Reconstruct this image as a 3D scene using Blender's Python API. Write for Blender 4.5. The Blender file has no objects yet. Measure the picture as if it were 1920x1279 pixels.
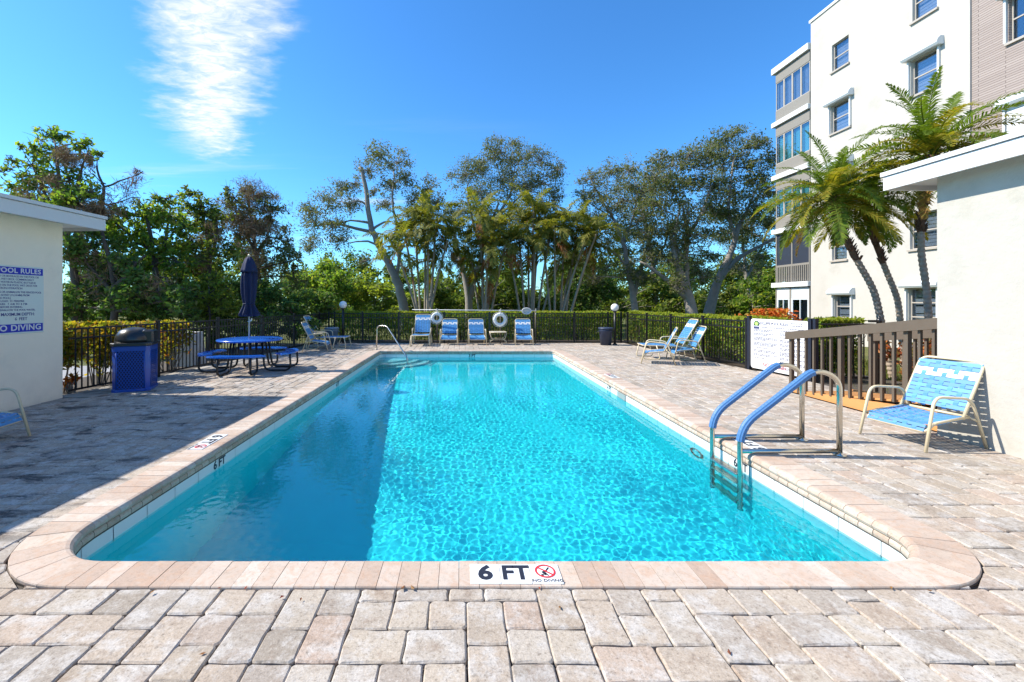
import bpy, math, random
import numpy as np
from mathutils import Vector, Matrix
WATER_GLASS=True
random.seed(7); rng = np.random.default_rng(11)
PI = math.pi; R = math.radians
S = bpy.context.scene
COL = S.collection

# ------------------------------------------------------------------ camera
F, CX, CY, H = 790.0, 866.0, 566.0, 1.65        # focal length and vanishing point in photo pixels, eye height in metres
cam_data = bpy.data.cameras.new('camera'); cam = bpy.data.objects.new('camera', cam_data); COL.objects.link(cam)
cam.location = (0, 0, H); cam.rotation_euler = (R(90), 0, 0)
cam_data.sensor_width = 36; cam_data.lens = F / 1920 * 36
cam_data.shift_x = (960 - CX) / 1920; cam_data.shift_y = -(639.5 - CY) / 1920
cam_data.clip_start = 0.05; cam_data.clip_end = 2000
S.camera = cam
# ------------------------------------------------------------------ sun, sky, exposure
SUN_EL = R(42.7); SUN_AZ = R(-84.4)              # azimuth measured from +Y, clockwise
sd = Vector((math.sin(SUN_AZ) * math.cos(SUN_EL), math.cos(SUN_AZ) * math.cos(SUN_EL), math.sin(SUN_EL)))
sun_l = bpy.data.lights.new('sun', 'SUN'); sun_l.energy = 4.9; sun_l.angle = R(0.5); sun_l.color = (1.0, 0.935, 0.83)
sun = bpy.data.objects.new('sun', sun_l); COL.objects.link(sun)
sun.rotation_euler = sd.to_track_quat('Z', 'Y').to_euler(); sun.location = (-20, 2, 20)
S.view_settings.view_transform = 'Standard'; S.view_settings.look = 'None'
S.view_settings.exposure = 0.68; S.view_settings.gamma = 1.0; S.view_settings.use_curve_mapping = False
S.cycles.use_denoising = True
S.cycles.max_bounces = 10; S.cycles.transparent_max_bounces = 24; S.cycles.transmission_bounces = 8
S.cycles.caustics_refractive = True; S.cycles.caustics_reflective = True
S.cycles.sample_clamp_indirect = 6.0
W = bpy.data.worlds.new('World'); S.world = W; W.use_nodes = True

class NT:
    """tiny node-tree builder"""
    def __init__(s, tree): s.t = tree; s.t.nodes.clear()
    def n(s, typ, _in=None, **kw):
        nd = s.t.nodes.new(typ)
        for k, v in kw.items(): setattr(nd, k, v)
        for k, v in (_in or {}).items(): s.set(nd.inputs[k], v)
        return nd
    def set(s, sock, v):
        if isinstance(v, bpy.types.NodeSocket): s.t.links.new(v, sock)
        elif isinstance(v, bpy.types.Node): s.t.links.new(v.outputs[0], sock)
        else:
            if isinstance(v, (tuple, list)) and len(v) == 3 and sock.type == 'RGBA': v = (*v, 1)
            sock.default_value = v
    def m(s, op, a, b=0.0, c=None, clamp=False):
        nd = s.t.nodes.new('ShaderNodeMath'); nd.operation = op; nd.use_clamp = clamp
        s.set(nd.inputs[0], a); s.set(nd.inputs[1], b)
        if c is not None: s.set(nd.inputs[2], c)
        return nd.outputs[0]
    def mix(s, fac, a, b, blend='MIX'):
        nd = s.t.nodes.new('ShaderNodeMix'); nd.data_type = 'RGBA'; nd.blend_type = blend
        s.set(nd.inputs[0], fac); s.set(nd.inputs[6], a); s.set(nd.inputs[7], b)
        return nd.outputs[2]
    def noise(s, vec, scale, detail=3, rough=.55, dist=0):
        nd = s.t.nodes.new('ShaderNodeTexNoise')
        if vec is not None: s.set(nd.inputs['Vector'], vec)
        nd.inputs['Scale'].default_value = scale; nd.inputs['Detail'].default_value = detail
        nd.inputs['Roughness'].default_value = rough; nd.inputs['Distortion'].default_value = dist
        return nd.outputs[0]
    def ramp(s, fac, stops, interp='LINEAR'):
        nd = s.t.nodes.new('ShaderNodeValToRGB'); nd.color_ramp.interpolation = interp
        el = nd.color_ramp.elements
        while len(el) < len(stops): el.new(0.5)
        for e, (p, c) in zip(el, stops):
            e.position = p; e.color = (*c, 1) if isinstance(c, (tuple, list)) else (c, c, c, 1)
        s.set(nd.inputs[0], fac); return nd.outputs[0]
    def smooth(s, v, a, b):
        nd = s.t.nodes.new('ShaderNodeMapRange'); nd.interpolation_type = 'SMOOTHSTEP'
        s.set(nd.inputs[0], v); nd.inputs[1].default_value = a; nd.inputs[2].default_value = b
        return nd.outputs[0]

def build_world():
    t = NT(W.node_tree)
    sky = t.n('ShaderNodeTexSky', sky_type='NISHITA', sun_disc=False, sun_elevation=SUN_EL, sun_rotation=SUN_AZ,
              altitude=0, air_density=1.0, dust_density=0.25, ozone_density=3.0)
    hsv = t.n('ShaderNodeHueSaturation', {'Saturation': 1.12, 'Value': 1.0, 'Color': sky})
    tint = t.mix(1.0, hsv.outputs[0], (0.48, 0.88, 1.14), 'MULTIPLY')
    geo = t.n('ShaderNodeTexCoord').outputs['Generated']
    xyz = t.n('ShaderNodeSeparateXYZ', {0: geo})
    z = t.m('MAXIMUM', xyz.outputs[2], 0.02)
    u = t.m('DIVIDE', xyz.outputs[0], z); v = t.m('DIVIDE', xyz.outputs[1], z)   # a cloud sheet at unit height
    pl = t.n('ShaderNodeCombineXYZ', {0: u, 1: v, 2: 0.0}).outputs[0]
    wob = t.noise(pl, 2.2, 4, .6)
    # streak from (-.74,1.2) to (-1.86,3.1)
    ax, ay = -0.62, 1.1; dx, dy = -1.24, 1.95; L = math.hypot(dx, dy); dx /= L; dy /= L
    uu = t.m('SUBTRACT', u, ax); vv = t.m('SUBTRACT', v, ay)
    al = t.m('ADD', t.m('MULTIPLY', uu, dx), t.m('MULTIPLY', vv, dy))
    pe = t.m('ADD', t.m('MULTIPLY', uu, dy), t.m('MULTIPLY', vv, -dx))
    streak = t.n('ShaderNodeCombineXYZ', {0: t.m('MULTIPLY', u, 1.2), 1: t.m('MULTIPLY', v, 2.1), 2: 0.3}).outputs[0]
    fine = t.noise(streak, 3.0, 8, .62, .3)
    fine2 = t.noise(streak, 10.0, 8, .66, .7)
    pe2 = t.m('ADD', pe, t.m('MULTIPLY', t.m('SUBTRACT', fine, .5), .42))
    pe2 = t.m('ADD', pe2, t.m('MULTIPLY', t.m('SUBTRACT', wob, .5), .3))
    dist = t.m('ABSOLUTE', pe2)
    wid = t.m('SUBTRACT', 1.0, t.smooth(dist, .02, .28))
    end = t.m('SUBTRACT', 1.0, t.smooth(t.m('ADD', al, t.m('MULTIPLY', t.m('SUBTRACT', fine, .5), 1.0)), 1.5, 2.3))
    beg = t.smooth(al, -1.6, -.6)
    dens = t.m('MULTIPLY', t.m('MULTIPLY', wid, end), beg)
    dens = t.m('MULTIPLY', dens, t.m('ADD', .48, t.m('MULTIPLY', t.smooth(fine2, .28, .68), .6)))
    # faint wisps low down
    low = t.n('ShaderNodeCombineXYZ', {0: t.m('MULTIPLY', u, .35), 1: t.m('MULTIPLY', v, 1.6), 2: 2.0}).outputs[0]
    wn = t.smooth(t.noise(low, 1.1, 6, .6, .4), .52, .8)
    wmask = t.m('MULTIPLY', t.smooth(v, 2.0, 4.0), t.m('SUBTRACT', 1.0, t.smooth(u, -.6, .8)))
    dens2 = t.m('MULTIPLY', t.m('MULTIPLY', wn, wmask), .5)
    dens = t.m('MINIMUM', t.m('ADD', dens, dens2), .95)
    col = t.mix(dens, tint, (4.6, 4.75, 4.9))
    bg = t.n('ShaderNodeBackground', {'Color': col, 'Strength': 0.15})
    t.n('ShaderNodeOutputWorld', {0: bg})
build_world()

# ------------------------------------------------------------------ placing
def gp(px, py, z=0.0):
    """photo pixel of a point at height z -> world"""
    Y = F * (H - z) / (py - CY)
    return Vector(((px - CX) * Y / F, Y, z))
def dp(px, py, Y):
    """photo pixel at a known distance -> world"""
    return Vector(((px - CX) * Y / F, Y, H + (CY - py) * Y / F))
def proj(p):
    return (CX + F * p[0] / p[1], CY - F * (p[2] - H) / p[1])

# ------------------------------------------------------------------ object helpers
def tag(o, label=None, cat=None, group=None, kind=None):
    if label: o['label'] = label
    if cat: o['category'] = cat
    if group: o['group'] = group
    if kind: o['kind'] = kind
    return o
def thing(name, label, cat, loc=(0, 0, 0), rz=0, group=None):
    o = bpy.data.objects.new(name, None); COL.objects.link(o)
    o.empty_display_size = .1
    o.location = loc; o.rotation_euler = (0, 0, rz)
    return tag(o, label, cat, group)
def origin(o):
    p = Vector((0, 0, 0))
    while o is not None: p = p + Vector(o.location); o = o.parent
    return p
def link_mesh(name, me, parent=None, loc=None):
    o = bpy.data.objects.new(name, me); COL.objects.link(o)
    if parent is not None: o.parent = parent
    if loc is not None: o.location = loc
    return o
def copy_tree(o, parent=None):
    c = o.copy(); COL.objects.link(c)
    if parent is not None: c.parent = parent
    for ch in list(o.children): copy_tree(ch, c)
    return c

def mesh_np(name, V, Fq, mat, smooth=False):
    """fast mesh from numpy: V (n,3); Fq (m,3 or 4)"""
    me = bpy.data.meshes.new(name); V = np.asarray(V, dtype=np.float32); Fq = np.asarray(Fq, dtype=np.int32)
    me.vertices.add(len(V)); me.vertices.foreach_set('co', V.ravel())
    k = Fq.shape[1]; me.loops.add(Fq.size); me.loops.foreach_set('vertex_index', Fq.ravel())
    me.polygons.add(len(Fq)); me.polygons.foreach_set('loop_start', np.arange(0, Fq.size, k, dtype=np.int32))
    me.polygons.foreach_set('loop_total', np.full(len(Fq), k, dtype=np.int32))
    if smooth: me.polygons.foreach_set('use_smooth', np.ones(len(Fq), dtype=bool))
    me.update(calc_edges=True)
    if mat: me.materials.append(mat)
    return me

class MB:
    def __init__(s): s.v = []; s.f = []; s.sm = []
    def add(s, vs, fs, smooth=False):
        b = len(s.v); s.v.extend([tuple(v) for v in vs]); s.f.extend([tuple(i + b for i in f) for f in fs]); s.sm.extend([smooth] * len(fs)); return s
    def box(s, c, d, rz=0, M=None):
        x, y, z = d[0] / 2, d[1] / 2, d[2] / 2
        vs = [Vector(p) for p in ((-x, -y, -z), (x, -y, -z), (x, y, -z), (-x, y, -z), (-x, -y, z), (x, -y, z), (x, y, z), (-x, y, z))]
        if rz: vs = [Matrix.Rotation(rz, 3, 'Z') @ v for v in vs]
        if M is not None: vs = [M @ v for v in vs]
        vs = [v + Vector(c) for v in vs]
        return s.add(vs, [(0, 3, 2, 1), (4, 5, 6, 7), (0, 1, 5, 4), (1, 2, 6, 5), (2, 3, 7, 6), (3, 0, 4, 7)])
    def bx(s, x0, x1, y0, y1, z0, z1): return s.box(((x0 + x1) / 2, (y0 + y1) / 2, (z0 + z1) / 2), (abs(x1 - x0), abs(y1 - y0), abs(z1 - z0)))
    def bev(s, x0, x1, y0, y1, z0, z1, b=.01):
        """box with chamfered vertical and top edges"""
        o = [(x0 + b, y0), (x1 - b, y0), (x1, y0 + b), (x1, y1 - b), (x1 - b, y1), (x0 + b, y1), (x0, y1 - b), (x0, y0 + b)]
        cx, cy = (x0 + x1) / 2, (y0 + y1) / 2
        def ins(p): return (p[0] + (b if p[0] < cx else -b), p[1] + (b if p[1] < cy else -b))
        vs = [(p[0], p[1], z0) for p in o] + [(p[0], p[1], z1 - b) for p in o] + [(*ins(p), z1) for p in o]
        fs = [tuple(range(7, -1, -1)), tuple(range(16, 24))]
        for k in range(2):
            for i in range(8): j = (i + 1) % 8; fs.append((k * 8 + i, k * 8 + j, k * 8 + 8 + j, k * 8 + 8 + i))
        return s.add(vs, fs)
    def tube(s, pts, r, n=8, cap=True, closed=False, smooth=True):
        pts = [Vector(p) for p in pts]; m = len(pts)
        rr = r if isinstance(r, (list, tuple)) else [r] * m
        vs = []; fs = []; up = None
        for i in range(m):
            if closed: d = pts[(i + 1) % m] - pts[i - 1]
            else: d = pts[min(i + 1, m - 1)] - pts[max(i - 1, 0)]
            if d.length < 1e-9: d = Vector((0, 0, 1))
            d.normalize()
            if up is None:
                up = Vector((0, 0, 1)) if abs(d.z) < .9 else Vector((1, 0, 0))
            a = d.cross(up)
            if a.length < 1e-6: a = d.cross(Vector((0, 1, 0)))
            a.normalize(); up = a.cross(d).normalized()
            for k in range(n):
                t = 2 * PI * k / n; vs.append(pts[i] + (a * math.cos(t) + up * math.sin(t)) * rr[i])
        for i in range(m if closed else m - 1):
            j = (i + 1) % m
            for k in range(n): l = (k + 1) % n; fs.append((i * n + k, i * n + l, j * n + l, j * n + k))
        if cap and not closed: fs.append(tuple(range(n - 1, -1, -1))); fs.append(tuple((m - 1) * n + k for k in range(n)))
        return s.add(vs, fs, smooth)
    def lathe(s, prof, n=20, c=(0, 0, 0), smooth=True, ang=None):
        vs = []; fs = []
        for (r, z) in prof:
            for k in range(n):
                t = 2 * PI * k / n; q = r if ang is None else r * ang(t, z)
                vs.append((c[0] + q * math.cos(t), c[1] + q * math.sin(t), c[2] + z))
        for i in range(len(prof) - 1):
            for k in range(n): l = (k + 1) % n; fs.append((i * n + k, i * n + l, (i + 1) * n + l, (i + 1) * n + k))
        if prof[0][0] > 1e-4: fs.append(tuple(range(n - 1, -1, -1)))
        if prof[-1][0] > 1e-4: fs.append(tuple((len(prof) - 1) * n + k for k in range(n)))
        return s.add(vs, fs, smooth)
    def strip(s, pts, w, side, th=.002):
        """a flat strap of width w along pts; side = direction of its width"""
        pts = [Vector(p) for p in pts]; side = Vector(side).normalized(); vs = []; fs = []; m = len(pts)
        for i, p in enumerate(pts):
            d = (pts[min(i + 1, m - 1)] - pts[max(i - 1, 0)]).normalized(); nrm = d.cross(side).normalized()
            for a, b in ((-1, -1), (1, -1), (1, 1), (-1, 1)): vs.append(p + side * (a * w / 2) + nrm * (b * th / 2))
        for i in range(m - 1):
            for k in range(4): l = (k + 1) % 4; fs.append((i * 4 + k, i * 4 + l, i * 4 + 4 + l, i * 4 + 4 + k))
        fs += [(3, 2, 1, 0), tuple((m - 1) * 4 + k for k in range(4))]
        return s.add(vs, fs)
    def prism(s, poly, z0, z1, bev=0.0, inset=None):
        """convex outline -> block with a rounded top edge"""
        n = len(poly); cx = sum(p[0] for p in poly) / n; cy = sum(p[1] for p in poly) / n
        rows = [[(p[0], p[1], z0) for p in poly]]
        if bev > 0:
            rows.append([(p[0], p[1], z1 - bev) for p in poly])
            q = []
            for p in poly:
                dx, dy = cx - p[0], cy - p[1]; L = math.hypot(dx, dy) or 1; k = min(bev * 1.3 / L, .45); q.append((p[0] + dx * k, p[1] + dy * k, z1))
            rows.append(q)
        else: rows.append([(p[0], p[1], z1) for p in poly])
        vs = sum(rows, []); fs = []
        for a in range(len(rows) - 1):
            for i in range(n): j = (i + 1) % n; fs.append((a * n + i, a * n + j, (a + 1) * n + j, (a + 1) * n + i))
        fs.append(tuple((len(rows) - 1) * n + i for i in range(n)))
        return s.add(vs, fs)
    def mesh(s, name, mat, off=Vector((0, 0, 0))):
        me = bpy.data.meshes.new(name); me.from_pydata([(v[0] - off[0], v[1] - off[1], v[2] - off[2]) for v in s.v], [], s.f)
        if any(s.sm): me.polygons.foreach_set('use_smooth', s.sm)
        if mat: me.materials.append(mat)
        me.update(); return me
    def build(s, name, mat, parent=None, world=False):
        """world=True: the coordinates are world ones, the parent is unrotated"""
        off = origin(parent) if (world and parent is not None) else Vector((0, 0, 0))
        return link_mesh(name, s.mesh(name, mat, off), parent)

def ctr(o):
    """move a top-level mesh's origin to its base centre"""
    me = o.data; n = len(me.vertices); co = np.empty(n * 3, np.float32); me.vertices.foreach_get('co', co); co = co.reshape(-1, 3)
    c = (co.min(0) + co.max(0)) / 2; c[2] = co[:, 2].min(); me.vertices.foreach_set('co', (co - c).ravel()); me.update(); o.location = [float(a) for a in c]; return o

_fc = {}
def text_mesh(name, txt, size, mat, bold=0.0, align='CENTER', spacing=1.0, sx=1.0):
    cu = bpy.data.curves.new(name, 'FONT'); cu.body = txt; cu.size = size; cu.offset = bold * size; cu.align_x = align; cu.align_y = 'CENTER'
    cu.space_character = spacing; cu.resolution_u = 3; cu.extrude = 0.0006
    o = bpy.data.objects.new(name, cu); COL.objects.link(o)
    dg = bpy.context.evaluated_depsgraph_get(); me = bpy.data.meshes.new_from_object(o.evaluated_get(dg)); bpy.data.objects.remove(o)
    if sx != 1.0:
        for v in me.vertices: v.co.x *= sx
    me.materials.clear(); me.materials.append(mat); me.name = name; return me
def place_text(name, me, parent, M):
    me.transform(M); return link_mesh(name, me, parent)
def frame(o, ex, ey):
    """matrix whose x axis is ex and y axis is ey, at o"""
    ex = Vector(ex).normalized(); ey = Vector(ey).normalized(); ez = ex.cross(ey)
    M = Matrix((ex, ey, ez)).transposed().to_4x4(); M.translation = Vector(o); return M

# ------------------------------------------------------------------ materials
def mat(name, col, rough=.6, metal=0, var=.0, vscale=8, bump=0, bscale=40, spec=.5, rand=0.0, coat=0, dirt=None):
    m = bpy.data.materials.new(name); m.use_nodes = True; t = NT(m.node_tree)
    co = t.n('ShaderNodeTexCoord').outputs['Object']
    c = (*col, 1)
    base = None
    if var > 0:
        nz = t.noise(co, vscale, 5, .6)
        base = t.mix(nz, tuple(max(0, x * (1 - var)) for x in col), tuple(min(1, x * (1 + var)) for x in col))
    if rand > 0:
        rr = t.m('FRACT', t.m('ADD', t.n('ShaderNodeObjectInfo').outputs['Random'], t.n('ShaderNodeNewGeometry').outputs['Random Per Island']))
        f = t.m('ADD', 1 - rand, t.m('MULTIPLY', rr, 2 * rand))
        g = t.n('ShaderNodeCombineColor', {0: f, 1: f, 2: f}).outputs[0]
        base = t.mix(1.0, base if base is not None else c, g, 'MULTIPLY')
    if dirt:
        dn = t.smooth(t.noise(co, dirt[1], 6, .65), dirt[2], dirt[2] + .2)
        base = t.mix(t.m('MULTIPLY', dn, dirt[3]), base if base is not None else c, dirt[0])
    p = t.n('ShaderNodeBsdfPrincipled', {'Base Color': base if base is not None else c, 'Roughness': rough, 'Metallic': metal, 'Specular IOR Level': spec, 'Coat Weight': coat})
    if bump > 0:
        b = t.n('ShaderNodeBump', {'Strength': bump, 'Distance': .01, 'Height': t.noise(co, bscale, 5, .6)}); t.set(p.inputs['Normal'], b)
    t.n('ShaderNodeOutputMaterial', {0: p}); return m

def leaf_mat(name, cols, trans=.35, rough=.5, spec=.35):
    """foliage: colour differs from leaf to leaf"""
    m = bpy.data.materials.new(name); m.use_nodes = True; t = NT(m.node_tree)
    rr = t.m('FRACT', t.m('ADD', t.n('ShaderNodeNewGeometry').outputs['Random Per Island'], t.n('ShaderNodeObjectInfo').outputs['Random']))
    n = len(cols); col = t.ramp(rr, [(i / max(1, n - 1), c) for i, c in enumerate(cols)])
    p = t.n('ShaderNodeBsdfPrincipled', {'Base Color': col, 'Roughness': rough + .1, 'Specular IOR Level': spec * .7})
    tr = t.n('ShaderNodeBsdfTranslucent', {'Color': t.mix(1.0, col, (1.25, 1.3, .5), 'MULTIPLY')})
    mx = t.n('ShaderNodeMixShader', {0: trans, 1: p, 2: tr}); t.n('ShaderNodeOutputMaterial', {0: mx}); return m

def stone_mat(name, cols, speck=.5, dirt=.6, grain=60, bump=.35, streak=False):
    m = bpy.data.materials.new(name); m.use_nodes = True; t = NT(m.node_tree)
    geo = t.n('ShaderNodeNewGeometry'); P = geo.outputs['Position']
    rr = t.m('FRACT', t.m('ADD', geo.outputs['Random Per Island'], t.n('ShaderNodeObjectInfo').outputs['Random']))
    n = len(cols); c = t.ramp(rr, [(i / (n - 1), k) for i, k in enumerate(cols)])
    off = t.n('ShaderNodeVectorMath', {0: P, 1: t.n('ShaderNodeCombineXYZ', {0: t.m('MULTIPLY', rr, 37.0), 1: t.m('MULTIPLY', rr, 11.0), 2: 0.0}).outputs[0]}, operation='ADD').outputs[0]
    if streak:
        sv = t.n('ShaderNodeVectorMath', {0: off, 1: (3.0, 3.0, 3.0)}, operation='MULTIPLY').outputs[0]
        band = t.noise(sv, 3.5, 5, .6, 1.2)
        c = t.mix(t.m('MULTIPLY', t.smooth(band, .42, .72), .55), c, (.50, .31, .20))
        c = t.mix(t.m('MULTIPLY', t.smooth(t.noise(off, 9, 4, .6), .55, .75), .35), c, (.62, .52, .42))
    else:
        c = t.mix(t.m('MULTIPLY', t.smooth(t.noise(off, 5.5, 6, .68), .46, .64), .75), c, (.57, .54, .50))   # worn whitish patches
        c = t.mix(t.m('MULTIPLY', t.smooth(t.noise(off, 4.2, 6, .7, .5), .53, .68), .55), c, (.27, .185, .125))  # rusty mottling
    fine = t.noise(P, grain, 4, .7)
    grit = t.noise(P, grain * 1.6, 7, .8)
    c = t.mix(t.m('MULTIPLY', t.smooth(grit, .40, .72), speck * .62), c, (.19, .155, .125))
    c = t.mix(t.m('MULTIPLY', t.smooth(t.noise(off, 26, 5, .75, .4), .55, .72), speck * .7), c, (.15, .12, .095))
    fl = t.noise(off, 42, 8, .82)
    c = t.mix(t.m('MULTIPLY', t.smooth(fl, .53, .62), min(1, speck * .78)), c, (.15, .12, .092))
    c = t.mix(t.m('MULTIPLY', t.smooth(fl, .46, .38), speck * .45), c, (.66, .61, .54))
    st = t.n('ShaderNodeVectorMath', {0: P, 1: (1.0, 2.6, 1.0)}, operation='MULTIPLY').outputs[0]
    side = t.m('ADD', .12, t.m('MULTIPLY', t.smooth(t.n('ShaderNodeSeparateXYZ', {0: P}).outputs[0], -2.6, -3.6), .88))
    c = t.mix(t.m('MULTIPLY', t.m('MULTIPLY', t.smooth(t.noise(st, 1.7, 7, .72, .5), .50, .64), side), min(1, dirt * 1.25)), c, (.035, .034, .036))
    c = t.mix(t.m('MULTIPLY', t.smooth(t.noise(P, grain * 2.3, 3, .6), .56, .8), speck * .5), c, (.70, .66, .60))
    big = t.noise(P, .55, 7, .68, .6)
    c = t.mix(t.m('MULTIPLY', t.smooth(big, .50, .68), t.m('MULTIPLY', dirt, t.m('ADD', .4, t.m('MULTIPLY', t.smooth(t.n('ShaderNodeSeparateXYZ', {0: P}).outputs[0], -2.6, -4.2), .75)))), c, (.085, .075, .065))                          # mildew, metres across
    p = t.n('ShaderNodeBsdfPrincipled', {'Base Color': c, 'Roughness': .85, 'Specular IOR Level': .25})
    hgt = t.m('ADD', t.m('MULTIPLY', fine, .7), t.m('MULTIPLY', t.noise(P, 14, 4, .6), .8))
    t.set(p.inputs['Normal'], t.n('ShaderNodeBump', {'Strength': bump, 'Distance': .012, 'Height': hgt}).outputs[0])
    t.n('ShaderNodeOutputMaterial', {0: p}); return m

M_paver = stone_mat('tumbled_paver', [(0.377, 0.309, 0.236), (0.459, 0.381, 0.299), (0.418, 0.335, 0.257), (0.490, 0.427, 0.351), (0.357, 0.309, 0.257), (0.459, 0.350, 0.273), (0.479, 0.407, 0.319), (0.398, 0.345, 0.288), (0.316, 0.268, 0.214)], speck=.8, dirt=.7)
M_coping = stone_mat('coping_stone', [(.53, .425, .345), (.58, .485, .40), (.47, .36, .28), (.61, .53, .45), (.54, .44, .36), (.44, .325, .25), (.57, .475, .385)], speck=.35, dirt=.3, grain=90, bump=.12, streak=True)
M_joint = mat('joint_sand', (.075, .062, .05), .95, var=.4, vscale=30)
M_concrete = mat('concrete', (.36, .33, .29), .9, var=.25, vscale=6, bump=.3, dirt=((.05, .045, .04), 1.3, .45, .75))
M_plaster = mat('pool_plaster', (.017, .63, .70), .75, var=.05, vscale=3)
M_tile = mat('white_tile', (.78, .79, .78), .25, var=.03, vscale=5)
M_white = mat('white_paint', (.70, .70, .68), .45)
M_stucco = mat('cream_stucco', (.90, .80, .63), .9, var=.06, vscale=3, bump=.6, bscale=14, dirt=((.62, .55, .43), 1.1, .5, .35))
M_stucco_w = mat('white_stucco', (.49, .462, .41), .92, var=.06, vscale=2, bump=.5, bscale=22, dirt=((.40, .37, .315), .9, .5, .5))
M_fascia = mat('white_fascia', (.66, .66, .65), .4, var=.02)
M_black = mat('black_metal', (.012, .012, .013), .38, spec=.5)
M_navyblack = mat('dark_blue_post', (.014, .018, .032), .4)
M_alu = mat('tubing_beige', (.66, .55, .36), .33, var=.05, vscale=20)
M_strapb = mat('blue_vinyl_strap', (.085, .27, .53), .42, rand=.14)
M_strapw = mat('white_vinyl_strap', (.80, .80, .78), .38)
M_steel = mat('stainless_steel', (.60, .56, .48), .2, metal=1)
M_grip = mat('blue_grip', (.065, .18, .39), .5)
M_text = mat('dark_lettering', (.02, .022, .035), .5)
M_red = mat('red_print', (.60, .03, .035), .5)
M_bluesign = mat('blue_print', (.01, .02, .42), .4)
M_ink = mat('sign_ink', (.05, .05, .10), .5)
M_brown = mat('brown_railing', (.115, .088, .062), .55, var=.12, vscale=10)
M_orange = mat('orange_painted_board', (.58, .27, .09), .6, var=.1, vscale=7)
M_bluetable = mat('blue_plastic_coating', (.012, .12, .55), .25, coat=.4)
M_navy = mat('navy_canvas', (.005, .012, .055), .8, var=.15, vscale=9)
M_binblue = mat('blue_coated_metal', (.006, .06, .36), .3, coat=.3)
M_blackplastic = mat('black_plastic', (.018, .019, .02), .3, coat=.2)
# ================================================================== GROUND
ground_mat = bpy.data.materials.new('lawn'); ground_mat.use_nodes = True
def _lawn():
    t = NT(ground_mat.node_tree); P = t.n('ShaderNodeNewGeometry').outputs['Position']
    c = t.ramp(t.noise(P, 1.3, 6, .65), [(.25, (.09, .085, .02)), (.5, (.12, .13, .025)), (.7, (.20, .17, .045)), (.85, (.16, .11, .05))])
    c = t.mix(t.smooth(t.noise(P, 60, 3, .7), .4, .7), c, (.05, .07, .012))
    p = t.n('ShaderNodeBsdfPrincipled', {'Base Color': c, 'Roughness': .95})
    t.set(p.inputs['Normal'], t.n('ShaderNodeBump', {'Strength': .8, 'Distance': .03, 'Height': t.noise(P, 45, 4, .7)}).outputs[0])
    t.n('ShaderNodeOutputMaterial', {0: p})
_lawn()
PX0, PX1, PY0, PY1 = -2.73, 3.08, 2.69, 14.17           # inner edge of the coping
OX0, OX1, OY0, OY1 = -3.065, 3.415, 2.427, 14.45        # outer edge
WZ = -0.218                                              # water level
b = MB()
def ring_quads(b, o, i, z):
    (x0, x1, y0, y1), (a0, a1, c0, c1) = o, i
    for q in ((x0, x1, y0, c0), (x0, x1, c1, y1), (x0, a0, c0, c1), (a1, x1, c0, c1)):
        b.add([(q[0], q[2], z), (q[1], q[2], z), (q[1], q[3], z), (q[0], q[3], z)], [(0, 1, 2, 3)])
ring_quads(b, (-1200, 1200, -1200, 1200), (-3.0, 3.35, 2.5, 14.4), -.12)
tag(b.build('lawn_ground', ground_mat), kind='structure')
DX0, DX1, DY0, DY1 = -8.4, 9.2, -1.0, 17.0
b = MB(); ring_quads(b, (DX0, DX1, DY0, DY1), (-2.95, 3.3, 2.55, 14.35), -.026)
for (x0, x1, y0, y1) in ((DX0, DX1, DY0, DY0), (DX0, DX1, DY1, DY1)):
    b.add([(x0, y0, -.12), (x1, y0, -.12), (x1, y0, -.026), (x0, y0, -.026)], [(0, 1, 2, 3)])
deck = tag(b.build('pool_deck', M_joint), kind='structure')

# ------------------------------------------------------------------ pavers (three sizes on a 10 cm grid)
U = (OX1 - OX0) / 65.0
gx0 = int(math.floor((DX0 - OX0) / U)); gx1 = int(math.ceil((DX1 - OX0) / U)); UY = (OY1 - OY0) / 120.0
gy0 = -26; gy1 = 120 + 25
NX, NY = gx1 - gx0, gy1 - gy0
def fence_left_x(Y): return -6.92 + .147 * (Y - 7.28)
def cell_out(i, j):
    """cells that hold no paver: pool and coping, pool houses, beyond the fences"""
    x = OX0 + (i + gx0 + .5) * U; y = OY0 + (j + gy0 + .5) * UY
    if 0 <= i + gx0 < 65 and 0 <= j + gy0 < 120:
        return True
    if y > 16.9: return True
    if x < (-6.86 if y < 7.27 else fence_left_x(y) + .5): return True
    if x > (5.9 if y < 5.2 else (5.98 if y < 7.7 else (7.2 if y < 10 else 7.1 - .08 * (y - 10.4) - .12))): return True
    return False
occ = np.zeros((NX, NY), bool)
for i in range(NX):
    for j in range(NY): occ[i, j] = cell_out(i, j)
rp = random.Random(5); blocks = []
SIZES = [((3, 2), .42), ((2, 3), .24), ((2, 2), .34)]
for j in range(NY):
    i = 0
    while i < NX:
        if occ[i, j]: i += 1; continue
        w = 0
        while i + w < NX and not occ[i + w, j] and w < 8: w += 1
        ch = [s for s in SIZES for _ in range(int(s[1] * 100)) if s[0][0] <= w and w - s[0][0] != 1]
        if ch:
            sx, sy = rp.choice(ch)[0]
        else: sx, sy = w if w < 4 else 3, 2
        k = 1
        while k < sy and j + k < NY and not occ[i:i + sx, j + k].any(): k += 1
        sy = k
        occ[i:i + sx, j:j + sy] = True; blocks.append((i + gx0, j + gy0, sx, sy)); i += sx
RN, RNR = .45, .36
def coping_w(n): return .335 * abs(n[0]) ** 2 + .268 * abs(n[1]) ** 2
corner_c = [((PX0 + RN, PY0 + RN), (-1, -1), RN), ((PX1 - RNR, PY0 + RNR), (1, -1), RNR)]
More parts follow.
